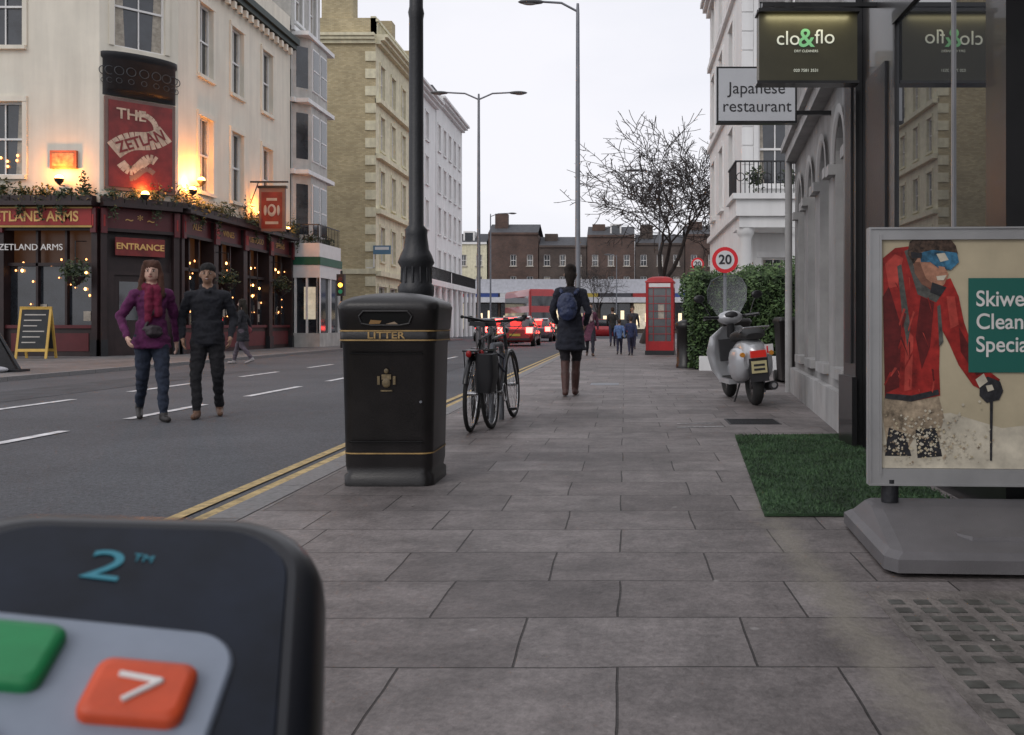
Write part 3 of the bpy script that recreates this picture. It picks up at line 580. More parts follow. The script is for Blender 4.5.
# ============================================================ bare tree
def tree(name,loc,h,seed,spread=1.0,depth=6,tw=.6,wide=1.0):
    rnd=random.Random(seed); mb=MB(); bark=M('bark',(.05,.043,.04),.9,var=.3,ns=6)
    def br(p,d,l,r,k):
        segs=3; q=p
        for i in range(segs):
            d=(d+V((rnd.gauss(0,.13),rnd.gauss(0,.13),rnd.gauss(0,.06)+.03))).normalized(); n=q+d*(l/segs); r2=max(r*(1-.13),.012)
            mb.cyl(q,n,r,r2,bark,8 if k<2 else (5 if k<4 else 3),False); q=n; r=r2
            if k>=2 and i<2 and rnd.random()<.8:
                a=d.orthogonal().normalized(); a.rotate(Matrix.Rotation(rnd.uniform(0,6.28),3,d)); br2(q,(d*.6+a*.8).normalized(),l*tw,max(r*.5,.012),k+1)
        if k>=depth: return
        nch=3 if k<3 else 2
        a0=rnd.uniform(0,6.28)
        for c in range(nch):
            a=d.orthogonal().normalized(); a.rotate(Matrix.Rotation(a0+c*6.28/nch+rnd.gauss(0,.3),3,d))
            s=rnd.uniform(.4,.85)*spread; br(q,(d+a*s).normalized(),l*rnd.uniform(.68,.88),max(r*(.66 if nch==3 else .72),.012),k+1)
    def br2(p,d,l,r,k):
        if k>depth: 
            mb.cyl(p,p+d*l*.5,r,r*.5,bark,3,False); return
        br(p,d,l,r,k)
    br(V((0,0,0)),V((.0,0,1)),h*.24,h*.017,0)
    top=max(v[2] for v in mb.v); f=h/top
    mb.v=[(x*f*wide,y*f*wide,z*f) for x,y,z in mb.v]
    o=mb.finish(name); o.location=loc; return o
tree('bare_tree',(1.0,46,0),11.3,23,1.0,6,.6,1.3)
tree('bare_tree',(-3.2,98.5,0),9,9,1,5)
tree('bare_tree',(9.0,60,0),9,11,1,5)
# ============================================================ lamps and street furniture
def lamp(loc,H,arms,head=M('lamp_head',(.10,.105,.11),.5),r=.09):
    rt=root('street_lamp',loc); mb=MB(); mb.lathe([(r*1.5,0),(r*1.4,1.3),(r,1.5),(r*.6,H-.3),(r*.45,H)],(0,0,0),galv,12)
    for dx,dy in arms:
        pts=[(0,0,H-.25),(dx*.35,dy*.35,H+.02),(dx*.8,dy*.8,H+.06)]; mb.tube(pts,.035,galv,6)
        T=Matrix.Translation((dx,dy,H+.05))@Matrix.Rotation(math.atan2(dy,dx),4,'Z'); old=mb.M; mb.M=T; mb.ell((0,0,0),(.42,.15,.075),head,12,6); mb.ell((.05,0,-.04),(.25,.1,.06),M('lamp_lens',(.3,.3,.3),.3),10,6); mb.M=old
    mb.finish('column',rt)
lamp((-1.47,28,0),10.95,[(-1.45,0)]); lamp((-6.5,40,-.08),11.3,[(-1.75,0),(1.75,0)]); lamp((-12.4,83,0),11.2,[(2,0)]); lamp((2.3,60,0),11.2,[(-1.8,0)]); lamp((-.9,96,-.08),8.5,[(-.9,0)],r=.07)
cl=root('ornate_lamp_column',(-1.74,7.5,0)); mb=MB()
mb.lathe([(.19,0),(.19,.12),(.15,.16),(.135,.9),(.15,.95),(.15,1.02),(.125,1.06),(.125,1.16),(.145,1.2),(.15,1.27),(.125,1.3),(.12,1.42),(.15,1.47),(.13,1.53),(.105,1.58),(.09,1.7),(.095,1.74),(.062,1.78),(.058,3.5),(.066,3.55),(.056,3.6),(.05,8.5)],(0,0,0),iron,24)
for i in range(12):
    t=i*math.pi/6; mb.cyl((.137*math.cos(t),.137*math.sin(t),.2),(.128*math.cos(t),.128*math.sin(t),.88),.012,.012,iron,6); mb.cyl((.122*math.cos(t),.122*math.sin(t),1.3),(.118*math.cos(t),.118*math.sin(t),1.43),.012,.012,iron,6)
mb.tube([(0,0,8.4),(-.6,0,8.8),(-1.1,0,8.7)],.03,iron); mb.ell((-1.2,0,8.6),(.3,.15,.1),iron)
mb.finish('column',cl)
# litter bin
lb=root('litter_bin',(-1.40,5.53,0),0); lb.scale=(1.07,1,1); mb=MB(); bp_=M('bin_black_plastic',(.014,.012,.012),.36,var=.45,ns=4,bump=.08,bs=90,streak=.35)
def rr(w,d,r,z,n=5,cx=0,cy=0):
    o=[]
    for (sx,sy,a0) in((1,1,0),(-1,1,90),(-1,-1,180),(1,-1,270)):
        for i in range(n+1):
            a=math.radians(a0+90*i/n); o.append((cx+sx*(w/2-r)+r*math.cos(a),cy+sy*(d/2-r)+r*math.sin(a),z))
    return o
lv=[(.50,.48,.07,0),(.50,.48,.07,.06),(.47,.45,.06,.075),(.485,.465,.06,.12),(.515,.495,.07,.84),(.53,.51,.07,.85),(.535,.515,.07,.86),(.535,.515,.07,.91),(.525,.505,.07,.92),(.545,.525,.08,.93),(.56,.54,.08,1.04),(.565,.545,.08,1.06),(.54,.52,.09,1.09),(.44,.42,.12,1.12),(.26,.24,.1,1.14),(.1,.1,.04,1.147)]
mb.loft([rr(*a[:3],a[3]) for a in lv],bp_)
gl_=M('bin_gold',(.42,.27,.10),.5,var=.3,ns=12)
for w,d,z in((.537,.517,.857),(.537,.517,.912),(.4915,.4715,.19)):
    mb.loft([rr(w+.004,d+.004,.07,z),rr(w+.004,d+.004,.07,z+.008)],gl_,True,False)
shade_lines=M('bin_opening_shade_and_lines',(.002,.002,.002),1)
fy=-.262
ap=[(-.13,.958),(-.145,1.0),(-.12,1.03),(.12,1.03),(.145,1.0),(.13,.958),(.08,.948),(-.08,.948)]
mb.add([(x,fy-.012,z) for x,z in ap],[tuple(range(8))],shade_lines)  # flat black face on the hood, painting the darkness of the opening
mb.tube([(x,fy-.012,z) for x,z in ap+[ap[0]]],.007,bp_,6)
mb.add([(-.09,fy-.014,.955),(-.03,fy-.014,.957),(-.02,fy-.014,.975),(-.08,fy-.014,.98)],[(0,1,2,3)],M('litter',(.25,.14,.05),.8)); mb.add([(.0,fy-.014,.955),(.07,fy-.014,.955),(.05,fy-.014,.97)],[(0,1,2)],M('litter2',(.3,.22,.15),.8))
for a in((-.2,.2,.26,.266),(-.2,.2,.78,.786)): mb.box(a[0],a[1],-.2585,-.235,a[2],a[3],shade_lines)
cg=M('bin_crest',(.17,.125,.06),.5,var=.5,ns=40)
mb.box(-.026,.026,-.2535,-.24,.63,.66,cg); mb.ell((0,-.252,.61),(.024,.005,.028),cg); mb.ell((0,-.252,.68),(.013,.004,.015),cg); mb.box(-.032,.032,-.251,-.24,.56,.568,cg); mb.box(-.05,-.036,-.252,-.24,.6,.65,cg); mb.box(.036,.05,-.252,-.24,.6,.65,cg)
mb.cyl((.19,-.25,.5),(.19,-.262,.5),.008,.008,galv,8)
mb.finish('body',lb); text(lb,'litter_text','LITTER',.054,TS(0,-.262,.888),gl_,.001,bold=.001,sx=1.25)
rt=root('street_bin',(1.35,20.0,0)); mb=MB(); mb.lathe([(.22,0),(.22,.08),(.2,.1),(.2,.85),(.23,.87),(.23,1.0),(.1,1.06),(0,1.07)],(0,0,0),bp_,16); mb.finish('body',rt)
for lc in((2.75,14.8,0),(2.1,17.2,0)):
    rt=root('wheelie_bin',lc); mb=MB(); mb.loft([rr(.42,.5,.04,.05),rr(.52,.62,.05,.98),rr(.56,.68,.05,.99),rr(.56,.68,.05,1.03),rr(.5,.6,.05,1.08)],bp_); mb.cyl((-.25,.28,.1),(.25,.28,.1),.1,.1,rubber); mb.finish('body',rt)
sr=M('sign_ring_red',(.6,.02,.03),.4,var=.05,em=(.8,.05,.06),es=.1); sw=M('sign_white',(.7,.7,.7),.4,var=.04)
def roundsign(loc,z,r):
    rt=root('speed_limit_sign',loc); mb=MB(); mb.cyl((0,.03,0),(0,.03,z+r),.035,.035,galv,8); mb.cyl((0,0,z),(0,-.02,z),r,r,sr,28); mb.cyl((0,-.021,z),(0,-.024,z),r*.72,r*.72,sw,28)
    mb.finish('plate',rt); text(rt,'digits','20',r*1.0,TS(0,-.03,z),bt_,.001,bold=.006)
roundsign((2.0,18.0,0),2.25,.26); roundsign((2.5,31,0),3.05,.22)
# phone box
pb=root('telephone_box',(1.14,28.9,0),-6); mb=MB(); pr=M('phone_box_red',(.38,.012,.014),.4,var=.15)
mb.box(-.46,.46,-.46,.46,0,.14,iron); mb.box(-.44,.44,-.44,.44,2.12,2.3,pr)
for x in(-1,1):
    for y in(-1,1): mb.box(min(x*.44,x*.36),max(x*.44,x*.36),min(y*.44,y*.36),max(y*.44,y*.36),.14,2.12,pr)
mb.loft([rr(.92,.92,.03,2.3),rr(.92,.92,.03,2.34),rr(.84,.84,.03,2.36),rr(.78,.78,.1,2.43),rr(.5,.5,.1,2.49),rr(.1,.1,.04,2.51)],pr)
for k in range(4):
    mb.M=Matrix.Rotation(math.pi/2*k,4,'Z')
    mb.box(-.36,.36,-.42,-.38,.14,.42,pr); mb.quad([(-.36,-.39,.42),(.36,-.39,.42),(.36,-.39,2.12),(-.36,-.39,2.12)],glass2)
    for i in range(7): mb.box(-.36,.36,-.41,-.395,.42+i*.24,.435+i*.24,pr)
    for x in(-.2,.2): mb.box(x-.008,x+.008,-.409,-.396,.42,2.1,pr)
    mb.box(-.34,.34,-.445,-.441,2.15,2.27,sw); mb.box(-.05,.14,-.394,-.3905,1.15,1.6,curtain)
mb.M=Matrix.Identity(4); mb.finish('kiosk',pb)
rt=root('traffic_light',(-11.75,37.3,0)); mb=MB(); mb.cyl((0,0,0),(0,0,3.2),.05,.05,iron,8); mb.box(-.16,.16,-.15,.05,2.15,3.05,black)
for z,c,e in((2.85,(.1,.02,.02),0),(2.6,(1,.5,.05),5),(2.33,(.02,.4,.2),0)): mb.cyl((0,-.15,z),(0,-.17,z),.09,.09,M('signal_%d'%int(z*100),c,.4,em=c,es=e),14)
mb.finish('signal',rt)
rt=root('estate_agent_board',(-13.9,51.5,0)); mb=MB(); mb.box(-.5,.5,-.03,.03,5.0,5.5,M('board_blue',(.1,.2,.3),.5)); mb.box(-.4,.4,-.035,-.03,5.25,5.42,sw); mb.box(-.5,-.44,-.02,.02,4.2,5.0,wpaint); mb.box(-.9,-.44,-.02,.02,4.2,4.25,wpaint); mb.finish('board',rt)
rt=root('chalkboard_a_frame',(-16.75,25.6,0),8); mb=MB(); yel=M('yellow_wood',(.6,.38,.08),.6); ch=M('chalkboard',(.03,.033,.035),.8,var=.3)
for s_ in(-1,1):
    mb.M=Matrix.Translation((0,s_*.3,0))@Matrix.Rotation(math.radians(12)*s_,4,'X')
    mb.box(-.42,-.36,-.02,.02,0,1.5,yel); mb.box(.36,.42,-.02,.02,0,1.5,yel); mb.box(-.36,.36,-.02,.02,1.42,1.5,yel); mb.box(-.36,.36,-.02,.02,.2,.28,yel); mb.box(-.36,.36,-.012,.012,.28,1.42,ch)
    if s_<0:
        for i in range(6): mb.box(-.28,.28-.1*(i%3),-.016,-.0125,1.25-i*.16,1.28-i*.16,sil)
mb.M=Matrix.Identity(4); mb.finish('board',rt)
# folded black banner barrier leaning at the pub kerb
rt=root('pavement_barrier',(-12.95,18.3,0)); mb=MB(); sack=M('black_canvas',(.015,.015,.017),.6,var=.4,bump=.6,bs=9)
mb.loft([[(-.7,-.05,z),(.62-.55*z,-.05,z),(.62-.55*z,.05,z),(-.7,.05,z)] for z in(.05,.35,.65,.95)],sack,False); mb.tube([(-.7,0,.98),(.1,0,.98),(.64,0,.05)],.03,iron); mb.box(-.75,.72,-.2,.2,0,.05,iron)
mb.ell((.35,-.35,.06),(.3,.14,.07),M('crumpled_paper',(.4,.4,.42),.7,bump=1,bs=12),12,8)
mb.finish('barrier',rt)
# ============================================================ vehicles
def car(loc,rz,col,name='car'):
    rt=root(name,loc,rz); mb=MB(); p=M('car_paint_%.2f_%.2f'%(col[0],col[2]),col,.25,.2,var=.05,coat=.8)
    def ring(y,w,zb,zt): 
        h=zt-zb; return [(-w*.86,y,zb),(-w,y,zb+h*.25),(-w*1.0,y,zb+h*.6),(-w*.93,y,zt-.04),(-w*.8,y,zt),(w*.8,y,zt),(w*.93,y,zt-.04),(w,y,zb+h*.6),(w,y,zb+h*.25),(w*.86,y,zb)]
    mb.loft([ring(-2.08,.74,.38,.8),ring(-2.0,.84,.24,.93),ring(-1.6,.88,.2,.97),ring(-.5,.89,.18,.97),ring(.8,.89,.18,.95),ring(1.4,.86,.2,.86),ring(1.95,.8,.26,.72),ring(2.1,.7,.36,.62)],p)
    def cab(y,w0,w1,z0,z1): return [(-w0,y,z0),(-w1,y,z1-.03),(-w1*.9,y,z1),(w1*.9,y,z1),(w1,y,z1-.03),(w0,y,z0)]
    mb.loft([cab(-1.95,.78,.66,.93,.98),cab(-1.6,.8,.64,.93,1.38),cab(-1.0,.8,.66,.93,1.46),cab(.1,.8,.66,.93,1.45),cab(.95,.79,.66,.92,.97)],glass)
    mb.loft([cab(-1.62,.1,.655,1.36,1.4),cab(-1.0,.1,.67,1.40,1.475),cab(.1,.1,.67,1.40,1.465),cab(.3,.1,.6,1.36,1.4)],p)
    for x in(-.8,.8):
        for y in(-1.3,1.3): mb.cyl((x-.1,y,.31),(x+.1,y,.31),.31,.31,rubber,18); mb.cyl((x-.11,y,.31),(x+.11,y,.31),.18,.18,chrome,10)
    tl=M('tail_light',(.6,.01,.01),.3,em=(1,.06,.05),es=14); 
    for x in(-.68,.68): mb.box(x-.15,x+.15,-2.12,-1.98,.64,.92,tl)
    mb.box(-.3,.3,-2.03,-1.6,1.31,1.37,tl)
    mb.box(-.26,.26,-2.12,-2.0,.5,.61,M('number_plate',(.5,.4,.06),.5)); mb.box(-.7,.7,-2.12,-2.0,.3,.4,black)
    hl=M('head_light',(.7,.7,.7),.2)
    for x in(-.62,.62): mb.box(x-.14,x+.14,1.98,2.08,.56,.68,hl)
    for x in(-.9,.9): mb.ell((x,.75,.98),(.09,.05,.06),p,8,5)
    mb.finish('body',rt)
car((-5.25,45,-.08),0,(.28,.02,.02)); car((-6.9,52,-.08),0,(.05,.05,.06)); car((-3.4,59,-.08),4,(.3,.3,.31)); car((-1.5,68,-.08),-80,(.35,.015,.02)); car((-8.6,58,-.08),180,(.02,.02,.03)); car((-2.0,76,-.08),-90,(.4,.4,.4)); car((-9.8,66,-.08),0,(.06,.06,.07)); car((-5.4,57,-.08),0,(.1,.1,.12))
bu=root('double_decker_bus',(-9.4,88,-.08),20); mb=MB(); br_=M('bus_red',(.42,.012,.015),.3,coat=.5)
mb.loft([rr(2.5,10.5,.25,.3),rr(2.52,10.52,.25,4.1),rr(2.3,10.2,.3,4.35)],br_)
for z0,z1 in((1.2,2.2),(2.8,3.7)):
    mb.box(-1.275,1.275,-4.9,4.9,z0,z1,glass); mb.box(-1.05,1.05,-5.275,-5.2,z0,z1,glass)
for x in(-.95,.95): mb.box(x-.12,x+.12,-5.29,-5.2,.8,1.1,M('tail_light',(.5,.01,.01),.3))
for x in(-1.15,1.15):
    for y in(-3,3.4): mb.cyl((x-.15,y,.5),(x+.15,y,.5),.48,.48,rubber,16)
mb.finish('body',bu)
# bicycles
def bicycle(loc,rz,col,lean=0,bag=False,steer=0):
    rt=root('bicycle',loc,rz); rt.rotation_euler=(0,math.radians(lean),math.radians(rz)); mb=MB(); fr=M('bike_frame_%.2f'%col[0],col,.35,.2,coat=.4)
    for y in(-.52,.53):
        mb.torus((0,y,.34),.32,.019,(1,0,0),rubber,36,8); mb.torus((0,y,.34),.298,.009,(1,0,0),chrome,36,6); mb.cyl((-.04,y,.34),(.04,y,.34),.02,.02,chrome,8)
        for i in range(20):
            t=i*math.pi/10; mb.cyl((.025*(-1)**i,y,.34),(0,y+.295*math.cos(t),.34+.295*math.sin(t)),.0015,.0015,chrome,3,False)
    mb.torus((0,-.52,.34),.355,.006,(1,0,0),black,24,6,0,math.pi*.9,rx=.025); mb.torus((0,.53,.34),.355,.006,(1,0,0),black,24,6,.3,math.pi*.8,rx=.025)
    bb=(0,-.07,.3);st=(0,-.22,.82);hd=(0,.33,.86);hl=(0,.37,.70)
    for a,b_,r in((bb,st,.015),(st,hd,.015),(bb,hl,.019),(hd,hl,.019)): mb.cyl(a,b_,r,r,fr,8)
    for x in(-.055,.055):
        mb.cyl((x,-.52,.34),(x*.4,-.09,.3),.008,.008,fr,6); mb.cyl((x,-.52,.34),(x*.3,-.21,.78),.007,.007,fr,6); mb.cyl((x,.53,.34),(x*.8,.385,.68),.011,.011,fr,6)
    mb.cyl(st,(0,-.245,.93),.012,.012,chrome,8); mb.loft([[(-.075,-.38,.94),(.075,-.38,.94),(.07,-.38,.98),(-.07,-.38,.98)],[(-.05,-.22,.94),(.05,-.22,.94),(.04,-.22,.98),(-.04,-.22,.98)],[(-.018,-.08,.95),(.018,-.08,.95),(.014,-.08,.975),(-.014,-.08,.975)]],black)
    mb.cyl(hd,(0,.31,.98),.014,.014,chrome,8); mb.M=Matrix.Translation((0,.32,0))@Matrix.Rotation(math.radians(steer),4,'Z')@Matrix.Translation((0,-.32,0))
    mb.tube([(-.29,.22,1.02),(-.26,.3,1.02),(-.06,.35,.99),(.06,.35,.99),(.26,.3,1.02),(.29,.22,1.02)],.012,black,8)
    mb.tube([(-.3,.16,1.02),(-.29,.24,1.02)],.017,rubber,8); mb.tube([(.3,.16,1.02),(.29,.24,1.02)],.017,rubber,8); mb.tube([(-.22,.31,1.0),(-.15,.42,.95),(0,.38,.8)],.004,black,5); mb.tube([(.22,.31,1.0),(.15,.42,.95),(0,.38,.8)],.004,black,5)
    mb.M=Matrix.Identity(4)
    mb.cyl((-.03,-.07,.3),(.03,-.07,.3),.03,.03,chrome,10); mb.torus((.045,-.07,.3),.085,.006,(1,0,0),chrome,20,5)
    mb.cyl((.06,-.07,.3),(.07,-.02,.14),.009,.009,chrome,6); mb.cyl((-.06,-.07,.3),(-.07,-.12,.46),.009,.009,chrome,6); mb.box(.06,.15,-.06,.02,.12,.145,black); mb.box(-.15,-.06,-.16,-.08,.45,.475,black)
    mb.box(-.06,.06,-.72,-.3,.715,.73,black); mb.cyl((-.05,-.7,.72),(-.05,-.53,.36),.005,.005,black,5); mb.cyl((.05,-.7,.72),(.05,-.53,.36),.005,.005,black,5)
    mb.ell((0,-.74,.7),(.025,.015,.03),M('bike_rear_light',(.4,.01,.01),.3))
    mb.cyl((.0,.36,.9),(.0,.42,.9),.03,.035,black,10)
    mb.tube([(.03,-.25,.6),(.06,-.1,.5),(.03,.1,.62),(-.04,-.05,.7),(.03,-.25,.6)],.012,M('cable_lock',(.03,.03,.05),.5),6)
    if bag: mb.loft([rr(.13,.3,.03,.36,4,.12,-.52),rr(.16,.34,.04,.5,4,.13,-.52),rr(.15,.34,.04,.70,4,.12,-.52)],M('pannier_black',(.015,.015,.018),.7))
    mb.finish('frame_and_wheels',rt)
bicycle((-1.36,8.5,0),-1,(.015,.015,.016),2,True,20); bicycle((-1.18,8.75,0),-4,(.03,.03,.035),-4,False,-15); bicycle((-1.47,9.2,0),3,(.12,.12,.13),3,False,35)
rt=root('bike_stand',(-1.24,8.7,0)); mb=MB(); mb.tube([(0,-.35,0),(0,-.35,.68),(0,-.28,.76),(0,.28,.76),(0,.35,.68),(0,.35,0)],.025,galv,10); mb.finish('hoop',rt)
# scooter
so=root('motor_scooter',(1.55,10.65,0),6); mb=MB(); sv=M('scooter_silver',(.50,.51,.53),.28,.35,var=.1,coat=.5); st_=M('scooter_seat',(.015,.015,.015),.6); so.rotation_euler=(0,math.radians(-5),math.radians(7)); dpl=M('dark_plastic',(.03,.03,.033),.5)
for y in(0,1.28):
    mb.torus((0,y,.235),.17,.066,(1,0,0),rubber,28,10); mb.cyl((-.035,y,.235),(.035,y,.235),.125,.125,chrome,20); mb.cyl((-.045,y,.235),(.045,y,.235),.045,.045,black,12)
def egg(y,w,z0,z1,n=18):
    cz=(z0+z1)/2; return [(w*math.copysign(abs(math.cos(t))**.75,math.cos(t)),y,cz+(z1-z0)/2*math.copysign(abs(math.sin(t))**.8,math.sin(t))) for t in [2*math.pi*i/n for i in range(n)]]
mb.loft([egg(-.27,.04,.54,.66),egg(-.24,.11,.47,.72),egg(-.15,.15,.42,.78),egg(0,.17,.40,.80),egg(.2,.17,.36,.79),egg(.38,.15,.3,.76),egg(.48,.11,.28,.62)],sv)
for x in(-1,1):
    vs=[[(p[0]+x*.125,p[1],p[2]) for p in egg(y,w,a,b_)] for y,w,a,b_ in((-.2,.03,.45,.6),(-.13,.085,.34,.68),(.02,.12,.29,.71),(.2,.115,.28,.70),(.36,.07,.3,.64),(.44,.02,.38,.52))]
    mb.loft(vs,sv)
    mb.torus((x*.19,.08,.5),.1,.006,(1,0,0),dpl,20,5)
mb.loft([egg(-.22,.10,.79,.86),egg(-.12,.15,.78,.92),egg(.15,.17,.78,.91),egg(.42,.15,.75,.88),egg(.55,.1,.74,.83)],st_)
mb.box(-.2,.2,.42,.98,.24,.30,sv); mb.box(-.16,.16,.45,.95,.301,.315,rubber)
def shield(z,w,y,t=.035): return [(-w,y,z),(-w*.6,y+.05,z),(0,y+.08,z),(w*.6,y+.05,z),(w,y,z),(w,y-t,z),(w*.6,y+.05-t,z),(0,y+.08-t,z),(-w*.6,y+.05-t,z),(-w,y-t,z)]
mb.loft([shield(.26,.2,.98),shield(.4,.28,1.02),shield(.62,.33,1.0),shield(.82,.28,.95),shield(.94,.12,.92)],sv); mb.box(-.17,.17,.9,.95,.5,.78,dpl)
mb.loft([egg(1.02,.04,.3,.44),egg(1.1,.09,.28,.48),egg(1.28,.1,.3,.51),egg(1.42,.08,.26,.46),egg(1.5,.03,.24,.36)],sv)
mb.cyl((0,.96,.8),(0,.9,1.02),.05,.05,dpl,12); mb.ell((0,.92,1.05),(.17,.12,.09),sv); mb.ell((0,.84,1.08),(.09,.05,.05),dpl); mb.tube([(-.36,.82,1.07),(-.2,.9,1.06),(.2,.9,1.06),(.36,.82,1.07)],.02,black,8)
for x in(-1,1): mb.tube([(x*.25,.88,1.06),(x*.32,.92,1.22),(x*.36,.93,1.28)],.007,black,5); mb.ell((x*.38,.93,1.32),(.075,.018,.05),black,12,6); mb.tube([(x*.3,.86,1.06),(x*.34,.94,1.04)],.008,chrome,6)
wsn=M('windscreen',(.7,.73,.76),.05,var=.1,ns=6); wsn.node_tree.nodes['Principled BSDF'].inputs['Alpha'].default_value=.28
mb.add([(w*math.sin(t),.97+dy+.1*math.cos(t),z) for w,z,dy in((.16,1.1,0),(.25,1.25,-.02),(.26,1.42,-.06),(.2,1.54,-.09),(.1,1.58,-.1)) for t in(-1.4,-.7,0,.7,1.4)],[(j*5+i,j*5+i+1,(j+1)*5+i+1,(j+1)*5+i) for j in range(4) for i in range(4)],wsn,True)
mb.tube([(-.25,.99,1.25),(-.26,.95,1.42),(-.2,.92,1.54),(-.1,.9,1.585),(.1,.9,1.585),(.2,.92,1.54),(.26,.95,1.42),(.25,.99,1.25)],.006,galv,5)
mb.box(-.09,.09,-.31,-.262,.58,.66,M('scooter_tail',(.35,.01,.01),.3,em=(1,.05,.03),es=.2)); mb.box(-.09,.09,-.30,-.285,.40,.54,M('yellow_plate',(.62,.55,.3),.5)); mb.box(-.11,.11,-.283,-.27,.30,.57,dpl); mb.box(-.065,.065,-.303,-.3,.43,.455,bt_); mb.box(-.065,.065,-.303,-.3,.48,.505,bt_)
mb.box(.10,.2,-.235,-.22,.60,.72,sw); mb.box(.12,.135,-.242,-.236,.62,.70,sr); mb.box(.12,.18,-.242,-.2361,.62,.635,sr)
for x in(-.17,.17): mb.cyl((x,-.2,.62),(x,-.25,.62),.028,.028,M('indicator',(.6,.25,.03),.3),10)
mb.cyl((.14,.1,.2),(.17,-.24,.24),.045,.055,dpl,12); mb.cyl((.17,-.24,.24),(.17,-.25,.24),.03,.03,chrome,10); mb.box(.04,.12,-.05,.35,.15,.3,galv); mb.tube([(-.1,.3,.25),(-.18,.32,.03)],.012,black); mb.box(-.02,.02,.9,1.3,.2,.25,black)
mb.tube([(-.15,-.1,.88),(-.15,-.3,.93),(.15,-.3,.93),(.15,-.1,.88)],.01,chrome,6)
mb.finish('body',so)
